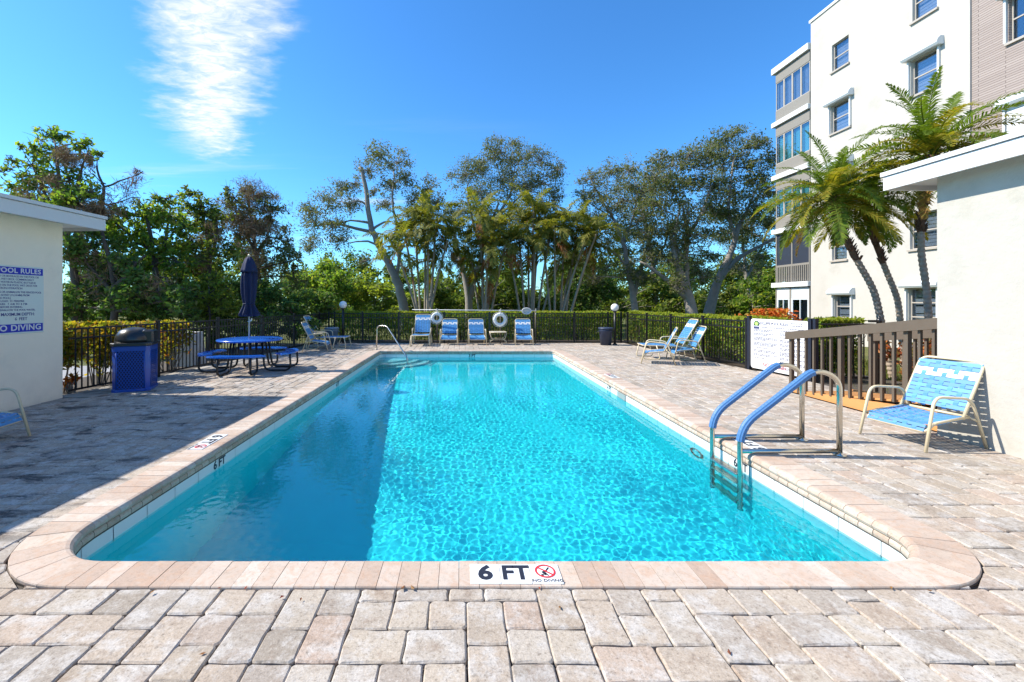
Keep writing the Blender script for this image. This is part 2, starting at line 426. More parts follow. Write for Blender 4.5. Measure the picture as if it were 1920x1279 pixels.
# the four corner squares of the coping rectangle that lie outside its rounded corner
def clip_half(poly, n, d):
    out = []
    for a, b_ in zip(poly, poly[1:] + poly[:1]):
        da = a[0] * n[0] + a[1] * n[1] - d; db = b_[0] * n[0] + b_[1] * n[1] - d
        if da >= 0: out.append(a)
        if da * db < 0: k = da / (da - db); out.append((a[0] + (b_[0] - a[0]) * k, a[1] + (b_[1] - a[1]) * k))
    return out
def paver_poly(x0, y0, x1, y1, g, rq):
    c = .009 + rq.random() * .010
    j = lambda: (rq.random() - .5) * .008
    x0 += g; y0 += g; x1 -= g; y1 -= g
    d = c * .32; xm, ym = (x0 + x1) / 2, (y0 + y1) / 2
    return [(x0 + c, y0 + j()), (xm, y0 + j()), (x1 - c, y0 + j()), (x1 - d, y0 + d), (x1 + j(), y0 + c), (x1 + j(), ym), (x1 + j(), y1 - c), (x1 - d, y1 - d), (x1 - c, y1 + j()), (xm, y1 + j()), (x0 + c, y1 + j()), (x0 + d, y1 - d), (x0 + j(), y1 - c), (x0 + j(), ym), (x0 + j(), y0 + c), (x0 + d, y0 + d)]
cand = []
for (i, j, sx, sy) in blocks:
    x0, y0 = OX0 + i * U, OY0 + j * UY; x1, y1 = x0 + sx * U, y0 + sy * UY
    area = 0; vis = False
    if y0 > .6:
        ps = [proj((x, y, 0)) for x, y in ((x0, y0), (x1, y0), (x1, y1), (x0, y1))]
        vis = any(0 < p[0] < 1920 and 0 < p[1] < 1279 for p in ps)
        area = abs(sum(ps[k][0] * ps[(k + 1) % 4][1] - ps[(k + 1) % 4][0] * ps[k][1] for k in range(4))) / 2
    cand.append((area if vis else 0, x0, y0, x1, y1, sx, sy))
cand.sort(key=lambda c: -c[0])
variants = {}
rest = MB(); rq = random.Random(3)
for n, (a, x0, y0, x1, y1, sx, sy) in enumerate(cand):
    dz = (rq.random() - .5) * .006
    if n < 298 and a > 0:
        key = (sx, sy, rq.randrange(7))
        if key not in variants:
            m_ = MB(); m_.prism(paver_poly(-(x1 - x0) / 2, -(y1 - y0) / 2, (x1 - x0) / 2, (y1 - y0) / 2, .0026, rq), -.04, 0, .007); variants[key] = m_.mesh('paver', M_paver)
        o = link_mesh('paver', variants[key], deck, ((x0 + x1) / 2, (y0 + y1) / 2, dz))
        o.rotation_euler = ((rq.random() - .5) * .012, (rq.random() - .5) * .012, (rq.random() - .5) * .012)
    else:
        rest.prism(paver_poly(x0, y0, x1, y1, .0032, rq), -.04, dz, .007)
# small cut pieces that fill the gaps outside the rounded corners
for (c, sg, rad_) in corner_c:
    for ii in range(3):
        for jj in range(3):
            sx_ = abs((OX0 if sg[0] < 0 else OX1) - c[0]) / 3; sy_ = abs(OY0 - c[1]) / 3; x0 = c[0] + sg[0] * ii * sx_; x1 = x0 + sg[0] * sx_; y0 = c[1] + sg[1] * jj * sy_; y1 = y0 + sg[1] * sy_
            xa, xb = sorted((x0, x1)); ya, yb = sorted((y0, y1)); mx, my = (xa + xb) / 2 - c[0] + sg[0] * .03, (ya + yb) / 2 - c[1] + sg[1] * .03
            L = math.hypot(mx, my); nx, ny = mx / L, my / L
            poly = clip_half(paver_poly(xa, ya, xb, yb, .003, rq), (nx, ny), nx * c[0] + ny * c[1] + rad_ + coping_w((nx, ny)) + .006)
            if len(poly) >= 3: rest.prism(poly, -.04, -.001, .006)
tag(rest.build('paver_field', M_paver, deck), kind='stuff')

# ================================================================== POOL
pool = MB()
def rr_loop(x0, x1, y0, y1, rn, rf, rr):
    """inner loop, counter-clockwise: (point, outward normal), rounded near and far corners"""
    P = []
    def line(a, b_, n):
        L = math.hypot(b_[0] - a[0], b_[1] - a[1]); k = max(1, round(L / .1186)) * 2
        for i in range(k): t = i / k; P.append(((a[0] + (b_[0] - a[0]) * t, a[1] + (b_[1] - a[1]) * t), n))
    def arc(c, r, a0, a1, k):
        for i in range(k): t = a0 + (a1 - a0) * i / k; P.append(((c[0] + r * math.cos(t), c[1] + r * math.sin(t)), (math.cos(t), math.sin(t))))
    line((x0 + rn, y0), (x1 - rr, y0), (0, -1)); arc((x1 - rr, y0 + rr), rr, -PI / 2, 0, 12)
    line((x1, y0 + rr), (x1, y1 - rf), (1, 0)); arc((x1 - rf, y1 - rf), rf, 0, PI / 2, 6)
    line((x1 - rf, y1), (x0 + rf, y1), (0, 1)); arc((x0 + rf, y1 - rf), rf, PI / 2, PI, 6)
    line((x0, y1 - rf), (x0, y0 + rn), (-1, 0)); arc((x0 + rn, y0 + rn), rn, PI, 1.5 * PI, 12)
    return P
loop = rr_loop(PX0, PX1, PY0, PY1, RN, .10, RNR)
if len(loop) % 2: loop.pop()
def depth(y):
    t = min(1, max(0, (y - 4.6) / 7.0))
    return -(1.62 - t * .74) + WZ
nl = len(loop); wall_in = .02
wl = [(p[0] + n[0] * wall_in, p[1] + n[1] * wall_in) for p, n in loop]
vs = [(x, y, WZ - .06) for x, y in wl] + [(x, y, depth(y)) for x, y in wl]
fs = [(i, i + nl, (i + 1) % nl + nl, (i + 1) % nl) for i in range(nl)]
pool.add(vs, fs)
ny = 60                                                    # floor in strips
ys = np.linspace(PY0 - .05, PY1 + .05, ny)
pool.add([(x, y, depth(y)) for y in ys for x in (PX0 - .05, PX1 + .05)], [(2 * i, 2 * i + 1, 2 * i + 3, 2 * i + 2) for i in range(ny - 1)])
basin = tag(pool.build('swimming_pool', M_plaster), kind='structure')
# waterline tiles: a band of white tiles with joints (children)
band = MB(); band.add([(x, y, -.115) for x, y in wl] + [(x, y, WZ - .06) for x, y in wl], fs)
band.build('tile_grout', mat('tile_grout', (.45, .47, .46), .8), basin)
tl = MB(); per = [0]
for i in range(nl): a, c = wl[i], wl[(i + 1) % nl]; per.append(per[-1] + math.hypot(a[0] - c[0], a[1] - c[1]))
tcount = 0; tile_objs = []
i = 0
while i < nl:
    k = i + 1
    while k < nl and per[k] - per[i] < .30: k += 1
    m_ = MB()
    for q in range(i, min(k, nl)):
        (p, n) = loop[q]; (p2, n2) = loop[(q + 1) % nl]
        e0 = .004 if q == i else 0; e1 = .004 if q == k - 1 else 0
        dx, dy = p2[0] - p[0], p2[1] - p[1]; L = math.hypot(dx, dy) or 1
        off = wall_in - .006
        a = (p[0] + n[0] * off + dx / L * e0, p[1] + n[1] * off + dy / L * e0); c = (p2[0] + n2[0] * off - dx / L * e1, p2[1] + n2[1] * off - dy / L * e1)
        m_.add([(a[0], a[1], -.117), (a[0], a[1], WZ - .055), (c[0], c[1], WZ - .055), (c[0], c[1], -.117)], [(0, 1, 2, 3)])
    m_.build('waterline_tile', M_tile, basin); i = k
# coping bricks: bullnose edge over a thinner lower course
def coping_w(n): return .335 * abs(n[0]) ** 2 + .268 * abs(n[1]) ** 2
prof = [(1.0, -.05), (1.0, .006), (.985, .012), (.14, .012), (.07, .006), (.02, -.010), (0.0, -.030), (.02, -.050), (.06, -.058)]
prof2 = [(1.0, -.062), (.5, -.060), (.055, -.060), (.03, -.072), (.025, -.088), (.035, -.105), (.065, -.114), (.5, -.114)]
def ring_pt(q, u, z):
    (p, n) = loop[q % nl]; w = coping_w(n); return (p[0] + n[0] * u * w, p[1] + n[1] * u * w, z)
rc = random.Random(9)
for k in range(0, nl, 2):
    mid = [ring_pt(k + 1, u, z) for u, z in prof]; A = [ring_pt(k, u, z) for u, z in prof]; B = [ring_pt(k + 2, u, z) for u, z in prof]
    g = .024
    lerp = lambda a, c, t: tuple(a[i] + (c[i] - a[i]) * t for i in range(3))
    dz = (rc.random() - .5) * .003
    rows = [[lerp(a, c, g) for a, c in zip(A, mid)], mid, [lerp(a, c, g) for a, c in zip(B, mid)]]
    cx = sum(p[0] for p in mid) / len(mid); cy = sum(p[1] for p in mid) / len(mid)
    m = len(prof); vs = [(p[0] - cx, p[1] - cy, p[2]) for r_ in rows for p in r_]; fs2 = []
    for a in range(2):
        for i in range(m - 1): fs2.append((a * m + i, (a + 1) * m + i, (a + 1) * m + i + 1, a * m + i + 1))
    fs2 += [tuple(range(m)), tuple(2 * m + i for i in range(m - 1, -1, -1))]
    mb = MB(); mb.add(vs, fs2, False); o = link_mesh('coping_brick', mb.mesh('coping_brick', M_coping), basin, (cx, cy, dz))
low = MB(); m = len(prof2)
for k in range(0, nl, 2):
    A = [ring_pt(k, u, z) for u, z in prof2]; B = [ring_pt(k + 2, u, z) for u, z in prof2]
    A2 = [lerp(a, c, .02) for a, c in zip(A, B)]; B2 = [lerp(c, a, .02) for a, c in zip(A, B)]
    low.add(A2 + B2, [(i, m + i, m + i + 1, i + 1) for i in range(m - 1)])
o = low.build('lower_coping_course', M_coping, basin); o['kind'] = 'stuff'
# bed of mortar behind the coping so that no gap shows
bed = MB(); q2 = [(.03, -.116), (1.0, -.116), (1.02, -.012), (.95, -.006), (.5, -.02), (.12, -.03)]
for k in range(0, nl, 2):
    A = [ring_pt(k, u, z) for u, z in q2]; B = [ring_pt(k + 2, u, z) for u, z in q2]; m = len(q2)
    bed.add(A + B, [(i, m + i, m + (i + 1) % m, (i + 1) % m) for i in range(m)])
bed.build('mortar_bed', M_joint, basin)
# corner steps under the water at the far left
for k, (rad, z) in enumerate(((.95, -.22), (1.3, -.45), (1.65, -.68), (2.0, -.9))):
    m_ = MB(); cx, cy = PX0 - .02, PY1 + .02; N = 20
    arcp = [(cx + rad * math.cos(-PI / 2 * i / N), cy + rad * math.sin(-PI / 2 * i / N)) for i in range(N + 1)]
    m_.prism([(cx, cy)] + arcp[::-1], WZ - 1.6, WZ + z)
    m_.build('step', mat('step_plaster', (.30, .62, .64), .7) if k == 0 else bpy.data.materials['step_plaster'], basin)
    e = MB(); e.tube([(p[0], p[1], WZ + z) for p in arcp], .018, 6); e.build('step_edge', M_tile, basin)
# skimmer mouth, a flat panel with its shade as colour, and light ring in the right wall
sk = MB(); y0 = 8.15
sk.bx(PX1 - .004, PX1 + .012, y0 - .2, y0 + .2, WZ - .05, -.12); sk.build('skimmer_mouth', mat('skimmer_shadow', (.25, .30, .29), .6), basin)
lr = MB(); yl = 5.55
lr.tube([(PX1 + .01, yl + .13 * math.cos(t), WZ - .38 + .13 * math.sin(t)) for t in np.linspace(0, 2 * PI, 24)[:-1]], .016, 6, closed=True)
lr.build('light_ring', mat('dark_ring', (.03, .05, .055), .5), basin)

# ------------------------------------------------------------------ water: a rippled surface
wm = bpy.data.materials.new('pool_water'); wm.use_nodes = True
t = NT(wm.node_tree)
gl = t.n('ShaderNodeBsdfRefraction', {'Color': (.80, .97, .99), 'Roughness': 0.0, 'IOR': 1.333})
gs = t.n('ShaderNodeBsdfGlossy', {'Color': (1, 1, 1), 'Roughness': 0.0})
fr = t.n('ShaderNodeFresnel', {'IOR': 1.333})
if WATER_GLASS:
    g = t.n('ShaderNodeBsdfGlass', {'Color': (.80, .99, 1.0), 'Roughness': 0.0, 'IOR': 1.333}); t.n('ShaderNodeOutputMaterial', {0: g})
else:
    mx = t.n('ShaderNodeMixShader', {0: fr, 1: gl, 2: gs}); t.n('ShaderNodeOutputMaterial', {0: mx})
wx = np.arange(PX0 - .01, PX1 + .012, .0105); wy = np.arange(PY0 - .01, PY1 + .012, .0105)
GX, GY = np.meshgrid(wx, wy)
hgt = np.zeros_like(GX); wr = np.random.default_rng(4)
for k in range(110):
    lam = .046 * (2.8 ** wr.random()); th = wr.random() * 2 * PI; kk = 2 * PI / lam
    amp = .000078 * (lam / .15) ** 1.6
    hgt += amp * np.sin(kk * (GX * math.cos(th) + GY * math.sin(th)) + wr.random() * 6.28 + .8 * np.sin(GX * 1.3 + k) + .8 * np.sin(GY * 1.1 - k))
env = .78 + .3 * np.sin(GX * 1.9 + 1.3 * np.sin(GY * .9)) * np.sin(GY * 1.35 + .9 * np.sin(GX * 1.1 + 1)) + .16 * np.sin(GX * 4.1 + GY * 2.7)
hgt *= env
Vw = np.stack([GX, GY, WZ + hgt], -1).reshape(-1, 3); nxw = len(wx); idx = np.arange(len(wx) * len(wy)).reshape(len(wy), nxw)
Fw = np.stack([idx[:-1, :-1], idx[:-1, 1:], idx[1:, 1:], idx[1:, :-1]], -1).reshape(-1, 4)
water = tag(link_mesh('pool_water', mesh_np('pool_water', Vw, Fw, wm, True)), kind='structure')
water.cycles.is_caustics_caster = True
for o in [basin] + list(basin.children): o.cycles.is_caustics_receiver = True
sun_l.cycles.is_caustics_light = True
# ================================================================== GROUND EXTRAS
def sheet(name, pts, mat_, parent=None, kind='structure'):
    b = MB(); b.add(pts, [tuple(range(len(pts)))]); o = b.build(name, mat_, parent)
    if kind and parent is None: o['kind'] = kind
    return o
b = MB()
L0, L1 = (fence_left_x(7.3), 7.3), (fence_left_x(17.0), 17.0)
b.add([(L0[0] - .15, L0[1], -.10), (L0[0] + .55, L0[1], -.10), (L1[0] + .55, L1[1], -.10), (L1[0] - .15, L1[1], -.10),
       (L0[0] - .15, L0[1], .004), (L0[0] + .55, L0[1], .004), (L1[0] + .55, L1[1], .004), (L1[0] - .15, L1[1], .004)],
      [(4, 5, 6, 7), (0, 1, 5, 4), (1, 2, 6, 5), (2, 3, 7, 6), (3, 0, 4, 7)])
tag(b.build('concrete_kerb_strip', M_concrete), kind='structure')
sheet('driveway', [(-30, 4, -.11), (-8.6, 4, -.11), (-8.1, 11.6, -.11), (-30, 11.6, -.11)], mat('pale_asphalt', (.30, .30, .31), .9, var=.2, vscale=5))
sheet('planting_bed', [(6.4, 17.02, -.028), (-5.5, 17.02, -.028), (-5.5, 18.4, -.028), (8.0, 18.4, -.028)], mat('leaf_mulch', (.055, .038, .025), .95, var=.5, vscale=30, bump=.6))
sheet('mulch_strip', [(6.52, 16.9, -.02), (6.95, 10.5, -.02), (7.8, 10.5, -.02), (7.4, 16.9, -.02)], bpy.data.materials['leaf_mulch'])

# ================================================================== WINDOWS
M_frame = mat('tan_window_frame', (.42, .37, .31), .5)
M_tan = mat('tan_panel', (.235, .215, .185), .8, var=.07, vscale=5, bump=.1)
M_alum = mat('white_aluminium', (.62, .66, .67), .35)
M_dark = mat('dark_interior', (.02, .022, .026), .9)  # near-black colour stands in for the shade of unlit rooms
M_screen = mat('dark_screen', (.035, .042, .06), .35, spec=.6)
M_blind = mat('window_blind', (.30, .32, .34), .6)
M_teal = mat('teal_curtain', (.17, .52, .50), .8, var=.12, vscale=7)
M_glass = bpy.data.materials.new('window_glass'); M_glass.use_nodes = True
t = NT(M_glass.node_tree); _g = t.n('ShaderNodeNewGeometry'); _dt = t.n('ShaderNodeVectorMath', {0: _g.outputs['Normal'], 1: _g.outputs['Incoming']}, operation='DOT_PRODUCT').outputs[1]
fr = t.m('ADD', .07, t.m('MULTIPLY', .93, t.m('POWER', t.m('SUBTRACT', 1.0, t.m('ABSOLUTE', _dt)), 5.0)))
mx = t.n('ShaderNodeMixShader', {0: t.m('MINIMUM', t.m('ADD', fr, .10), 1.0), 1: t.n('ShaderNodeBsdfTransparent', {0: (.84, .88, .92)}), 2: t.n('ShaderNodeBsdfGlossy', {0: (.9, .95, 1), 'Roughness': .02})})
t.n('ShaderNodeOutputMaterial', {0: mx})

def facade(mb, X, ya, yb, z0, z1, holes, rev=.14):
    """wall face in the plane X looking towards -X, with real openings and reveals"""
    ys = sorted({ya, yb, *[h[0] for h in holes], *[h[1] for h in holes]}); zs = sorted({z0, z1, *[h[2] for h in holes], *[h[3] for h in holes]})
    for a, c in zip(ys, ys[1:]):
        for d, e in zip(zs, zs[1:]):
            if any(h[0] <= (a + c) / 2 <= h[1] and h[2] <= (d + e) / 2 <= h[3] for h in holes): continue
            mb.add([(X, a, d), (X, a, e), (X, c, e), (X, c, d)], [(0, 1, 2, 3)])
    for (a, c, d, e) in holes:
        Xr = X + rev
        mb.add([(X, a, d), (X, c, d), (X, c, e), (X, a, e), (Xr, a, d), (Xr, c, d), (Xr, c, e), (Xr, a, e)], [(0, 1, 5, 4), (1, 2, 6, 5), (2, 3, 7, 6), (3, 0, 4, 7)])

def window(parent, X, ya, yb, z0, z1, rails=1, louvre=0, box=False, shutter=False, sill=True, blind=False):
    fx = X + .09; w = .035
    f = MB(); f.bx(fx, fx + .04, ya, ya + w, z0, z1); f.bx(fx, fx + .04, yb - w, yb, z0, z1); f.bx(fx, fx + .04, ya + w, yb - w, z0, z0 + w); f.bx(fx, fx + .04, ya + w, yb - w, z1 - w, z1)
    for k in range(rails): zc = z0 + (z1 - z0) * (k + 1) / (rails + 1); f.bx(fx - .006, fx + .034, ya + w, yb - w, zc - .02, zc + .02)
    wn = f.build('window', M_frame, parent, True)
    p = MB(); p.bx(fx + .015, fx + .023, ya + w, yb - w, z0 + w, z1 - w); p.build('pane', M_glass, wn, True)
    bk = MB(); bk.bx(fx + .34, fx + .36, ya - .1, yb + .1, z0 - .1, z1 + .1)
    for q in ((ya - .02, ya, z0, z1), (yb, yb + .02, z0, z1), (ya, yb, z0 - .02, z0), (ya, yb, z1, z1 + .02)): bk.bx(fx + .055, fx + .33, *q)
    bk.build('dark_room', M_dark, wn, True)  # shallow box behind the pane, the room's darkness put into its colour
    if louvre:
        l = MB()
        for k in range(louvre):
            zc = z0 + .06 + (z1 - z0 - .12) * (k + .5) / louvre
            l.box((fx + .12, (ya + yb) / 2, zc), (.004, yb - ya - .08, (z1 - z0) / louvre * .8), M=None)
        l.build('blind', M_blind, wn, True)
    if sill:
        s_ = MB(); s_.bev(X - .07, X + .088, ya - .06, yb + .06, z0 - .075, z0 - .003, .008); s_.build('sill', M_frame, wn, True)
    if box:
        # roll-shutter housing: sloped hood over the window with side guides
        g = MB(); zt = z1 + .30; yA, yB = ya - .16, yb + .14
        pr = [(X - .002, z1 + .02), (X - .20, z1 + .02), (X - .25, z1 + .09), (X - .22, z1 + .2), (X - .12, zt), (X - .002, zt)]
        g.add([(x, yA, z) for x, z in pr] + [(x, yB, z) for x, z in pr], [tuple(range(6)), tuple(range(11, 5, -1))] + [(i, i + 6, (i + 1) % 6 + 6, (i + 1) % 6) for i in range(6)])
        g.build('shutter_housing', M_alum, wn, True)
        for yy in (ya - .06, yb + .02): q = MB(); q.bx(X - .07, X - .003, yy, yy + .055, z0, z1 + .015); q.build('shutter_guide', M_white, wn, True)
    if shutter:
        q = MB(); nn = 16
        for k in range(nn): a = z0 + (z1 - z0) * k / nn; q.bev(X - .045, X - .004, ya + .004, yb - .004, a + .002, a + (z1 - z0) / nn - .002, .004)
        q.build('roll_shutter', M_white, wn, True)
    return wn

# ================================================================== APARTMENT BUILDING
BX = 15.9
apt = thing('apartment_building', 'five storey white apartment block with screened corner balconies behind the palms', 'building', (BX, 16, -.12))
wins = [  # ya, yb, z0, z1, options
    (17.32, 18.1, 11.5, 12.65, dict(louvre=9)), (14.1, 14.87, 11.5, 12.75, dict(louvre=10)),
    (17.25, 18.15, 8.86, 10.05, dict(box=True, louvre=8)), (14.05, 14.92, 8.9, 10.15, dict(box=True, louvre=9)),
    (17.25, 18.15, 6.15, 7.35, dict(box=True)), (14.05, 14.92, 6.15, 7.4, dict()),
    (17.4, 18.1, 3.42, 4.6, dict(louvre=8)), (14.1, 14.95, 3.5, 4.75, dict(louvre=9)),
    (17.2, 17.98, .55, 1.92, dict(box=True, rails=2, louvre=5)), (14.08, 15.0, .62, 2.12, dict(box=True, rails=2, louvre=5))]
YB = 13.22
wl_ = MB(); facade(wl_, BX, YB, 19.2, -.12, 14.35, [w[:4] for w in wins])
wl_.add([(BX, 19.2, -.12), (BX, 19.2, 14.35), (BX + 10, 19.2, 14.35), (BX + 10, 19.2, -.12)], [(0, 1, 2, 3)])
wl_.build('wall', M_stucco_w, apt, True)
for w in wins: window(apt, BX, *w[:4], **w[4])
r_ = MB(); r_.bx(BX + .02, BX + 10, -8, 19.18, 14.2, 14.34); r_.build('roof', M_concrete, apt, True)
r_ = MB(); r_.bx(BX - .05, BX + .3, YB - .02, 19.25, 14.353, 14.47); r_.build('parapet_cap', M_white, apt, True)
# brick part of the front
M_brick = bpy.data.materials.new('tan_brickwork'); M_brick.use_nodes = True
t = NT(M_brick.node_tree); P = t.n('ShaderNodeNewGeometry').outputs['Position']; sp = t.n('ShaderNodeSeparateXYZ', {0: P})
vec = t.n('ShaderNodeCombineXYZ', {0: sp.outputs[1], 1: sp.outputs[2], 2: 0.0}).outputs[0]
bt = t.n('ShaderNodeTexBrick', {'Vector': vec, 'Color1': (.37, .305, .27), 'Color2': (.32, .26, .23), 'Mortar': (.19, .15, .13), 'Scale': 1.0, 'Mortar Size': .008, 'Brick Width': 1.3, 'Row Height': .072})
pb = t.n('ShaderNodeBsdfPrincipled', {'Base Color': bt.outputs[0], 'Roughness': .9})
t.set(pb.inputs['Normal'], t.n('ShaderNodeBump', {'Strength': 1.0, 'Distance': .012, 'Height': t.m('SUBTRACT', 1.0, bt.outputs[1])}).outputs[0]); t.n('ShaderNodeOutputMaterial', {0: pb})
bw = [(11.15, 12.28, 9.2, 10.5, dict(box=True)), (10.6, 12.3, 5.75, 7.3, dict(box=True, shutter=True))]
br = MB(); facade(br, BX + .04, -8, YB - .002, -.12, 14.35, [w[:4] for w in bw]); br.build('brick_wall', M_brick, apt, True)
c_ = MB(); c_.bx(BX - .012, BX + .05, YB - .045, YB - .003, -.12, 14.35); c_.build('corner_trim', M_stucco_w, apt, True)
for w in bw: window(apt, BX + .04, *w[:4], **w[4])
# screened bays at the far corner
ZS = [2.33, 5.02, 7.75, 10.45, 13.15]; BY0, BY1 = 19.26, 21.35
for z in ZS:
    q = MB(); q.bev(BX - .12, BX + 6, BY0 - .02, BY1 + .16, z + .04, z + (.27 if z < 13 else .34), .01); q.build('balcony_slab', M_white, apt, True)
q = MB(); q.bx(BX + .6, BX + .64, BY0, BY1, -.12, 13.1); q.bx(BX + .66, BX + 6, BY1 - .06, BY1 - .02, -.12, 13.1); q.build('bay_dark_backing', M_dark, apt, True)  # near-black sheets, the shade inside the bays put into the colour
for lv, (z0, z1) in enumerate([(-.12, 2.33), (2.61, 5.02), (5.30, 7.75), (8.03, 10.45), (10.73, 13.15)]):
    bay = MB()
    if lv >= 2:
        zb, zt = z0 + .55, z1 - .46
        bay.bx(BX, BX + .08, BY0, BY1, z0, zb); bay.bx(BX, BX + .08, BY0, BY1, zt, z1); bay.bx(BX + .08, BX + 6, BY1 - .10, BY1 - .02, z0, z1)
        o = bay.build('bay_panel', M_tan, apt, True)
        np_ = 4; w = (BY1 - BY0) / np_
        for k in range(np_):
            a = BY0 + k * w; f = MB()
            f.bx(BX + .02, BX + .06, a + .003, a + .04, zb, zt); f.bx(BX + .02, BX + .06, a + w - .04, a + w - .003, zb, zt); f.bx(BX + .02, BX + .06, a + .04, a + w - .04, zb + .002, zb + .04); f.bx(BX + .02, BX + .06, a + .04, a + w - .04, zt - .04, zt - .002)
            wn = f.build('window', M_frame, apt, True)
            p = MB(); p.bx(BX + .035, BX + .042, a + .04, a + w - .04, zb + .04, zt - .04); p.build('pane', M_glass, wn, True)
            if lv >= 2:
                cu = MB(); n_ = 24; pts = [(BX + .16 + .025 * math.sin(i * 1.9), a + .02 + (w - .04) * i / n_) for i in range(n_ + 1)]
                cu.add([(x, y, zb + .02) for x, y in pts] + [(x, y, zt - .02) for x, y in pts], [(i, i + 1, i + n_ + 2, i + n_ + 1) for i in range(n_)])
                cu.build('curtain', M_teal if lv < 4 else M_blind, wn, True)
    elif lv == 1:
        ym = (BY0 + BY1) / 2; zr = 3.42
        for (a, c) in ((BY0, BY0 + .05), (ym - .035, ym + .035), (BY1 - .07, BY1)): bay.bx(BX, BX + .07, a, c, z0, z1)
        bay.bx(BX + .003, BX + .066, BY0 + .05, ym - .035, zr - .05, zr + .05); bay.bx(BX + .003, BX + .066, ym + .035, BY1 - .07, zr - .05, zr + .05)
        o = bay.build('screen_frame', M_tan, apt, True)
        for (a, c) in ((BY0 + .05, ym - .035), (ym + .035, BY1 - .07)):
            p = MB(); p.bx(BX + .03, BX + .036, a, c, zr + .05, z1); p.build('screen', M_screen, o, True)
        nb = 17
        for k in range(nb):
            y = BY0 + .12 + (BY1 - BY0 - .24) * k / (nb - 1)
            if abs(y - ym) < .06: continue
            p = MB(); p.bx(BX + .01, BX + .045, y - .026, y + .026, z0 + .02, zr - .05); p.build('slat', M_tan, o, True)
    else:
        ym = (BY0 + BY1) / 2 + .1
        for (a, c) in ((BY0, BY0 + .05), (ym - .05, ym + .05), (BY1 - .07, BY1)): bay.bx(BX, BX + .07, a, c, z0, z1)
        o = bay.build('post_frame', M_tan, apt, True)
        for (a, c) in ((BY0 + .05, ym - .05), (ym + .05, BY1 - .07)):
            p = MB(); p.bx(BX + .02, BX + .05, a, c, z1 - .5, z1 - .004); p.build('transom', M_alum, o, True)
            f = MB(); f.bx(BX + .01, BX + .06, a, a + .09, z0, z1 - .503); f.bx(BX + .01, BX + .06, c - .09, c, z0, z1 - .503); f.bx(BX + .01, BX + .06, a + .09, c - .09, z1 - .58, z1 - .503); f.bx(BX + .012, BX + .058, (a + c) / 2 - .02, (a + c) / 2 + .02, z0, z1 - .58)
            wn = f.build('window', M_alum, apt, True)
            p = MB(); p.bx(BX + .03, BX + .037, a + .09, c - .09, z0, z1 - .58); p.build('pane', M_glass, wn, True)

# ================================================================== POOL HOUSES
def pool_house(label, sgn, X, yfar, ynear, ztop, Xe, Ye, zf0, zf1, loc, rz, mat_):
    """wall plane at |x| = X facing the pool; local coordinates relative to loc"""
    h = thing('pool_house', label, 'pool house', loc, rz)
    lx, ly = loc[0], loc[1]
    a, c = sorted((X - lx, X + sgn * 4 - lx)); wl = MB(); wl.bx(a, c, ynear - ly, yfar - ly, -.1, ztop); wl.build('wall', mat_, h)
    a, c = sorted((Xe + sgn * .03 - lx, X + sgn * 4.3 - lx)); rf = MB()
    rf.bx(a, c, ynear - .3 - ly, Ye - .03 - ly, ztop + .002, zf1 - .02); rf.build('roof', M_white, h)
    fb = MB(); a, c = sorted((Xe - lx, Xe + sgn * .028 - lx))
    fb.bx(a, c, ynear - .3 - ly, Ye - ly, zf0, zf1 - .065)
    a2, c2 = sorted((Xe + sgn * .03 - lx, X + sgn * 4.3 - lx)); fb.bx(a2, c2, Ye - .028 - ly, Ye - ly, zf0, zf1 - .065); fb.build('fascia', M_fascia, h)
    dr = MB(); a, c = sorted((Xe - sgn * .022 - lx, Xe + sgn * .35 - lx)); dr.bx(a, c, ynear - .3 - ly, Ye + .02 - ly, zf1 - .055, zf1)
    a2, c2 = sorted((Xe + sgn * .352 - lx, X + sgn * 4.3 - lx)); dr.bx(a2, c2, Ye - .3 - ly, Ye + .02 - ly, zf1 - .055, zf1); dr.build('drip_edge', M_fascia, h)
    return h
house_r = pool_house('white pool house with rough stucco wall and flat white roof on the right', 1, 5.9, 5.23, -5, 3.19, 5.62, 5.62, 3.13, 3.37, (5.9, 5.23, 0), 0,
                     mat('rough_white_stucco', (.455, .43, .375), .95, var=.07, vscale=4, bump=1.0, bscale=8, dirt=((.36, .33, .27), 1.2, .5, .5)))
house_l = pool_house('cream pool house in shade with the pool rules sign on the left', -1, -6.87, 7.25, -5, 2.99, -6.5, 7.68, 2.94, 3.20, (-6.87, 7.25, 0), R(-3.5), M_stucco)

# ================================================================== FENCES
def fence(name, label, P0, P1, posts, ht=1.2, pick=.108, cat='fence'):
    P0, P1 = Vector(P0), Vector(P1); d = P1 - P0; L = d.length; ang = math.atan2(d.y, d.x)
    r = thing(name, label, cat, (P0.x, P0.y, 0), ang)
    for z in (ht - .03, ht - .2, .09):
        q = MB(); q.box((L / 2, 0, z), (L, .03, .032)); q.build('rail', M_black, r)
    pm = MB(); pm.box((0, 0, ht / 2 + .02), (.019, .017, ht - .10)); pme = pm.mesh('picket', M_black)
    n = int(L / pick)
    for k in range(1, n):
        link_mesh('picket', pme, r, (k * L / n, 0, 0))
    po = MB(); po.box((0, 0, ht / 2), (.058, .058, ht + .04)); po.box((0, 0, ht + .035), (.072, .072, .03)); pom = po.mesh('post', M_black)
    for s_ in posts: link_mesh('post', pom, r, (s_ * L, 0, 0))
    return r
FL0, FL1 = (-6.9, 7.4, 0), (fence_left_x(17.15), 17.15, 0)
fl = fence('metal_fence', 'black metal picket fence running back from the left pool house behind the picnic table', FL0, FL1, [.185, .37, .56, .745, .93])
fence('metal_fence', 'long black metal picket fence across the far end behind the life rings', (FL1[0] + .04, 17.2, 0), (6.5, 17.2, 0), [0, .02, .115, .24, .395, .55, .70, .84, .955, 1.0])
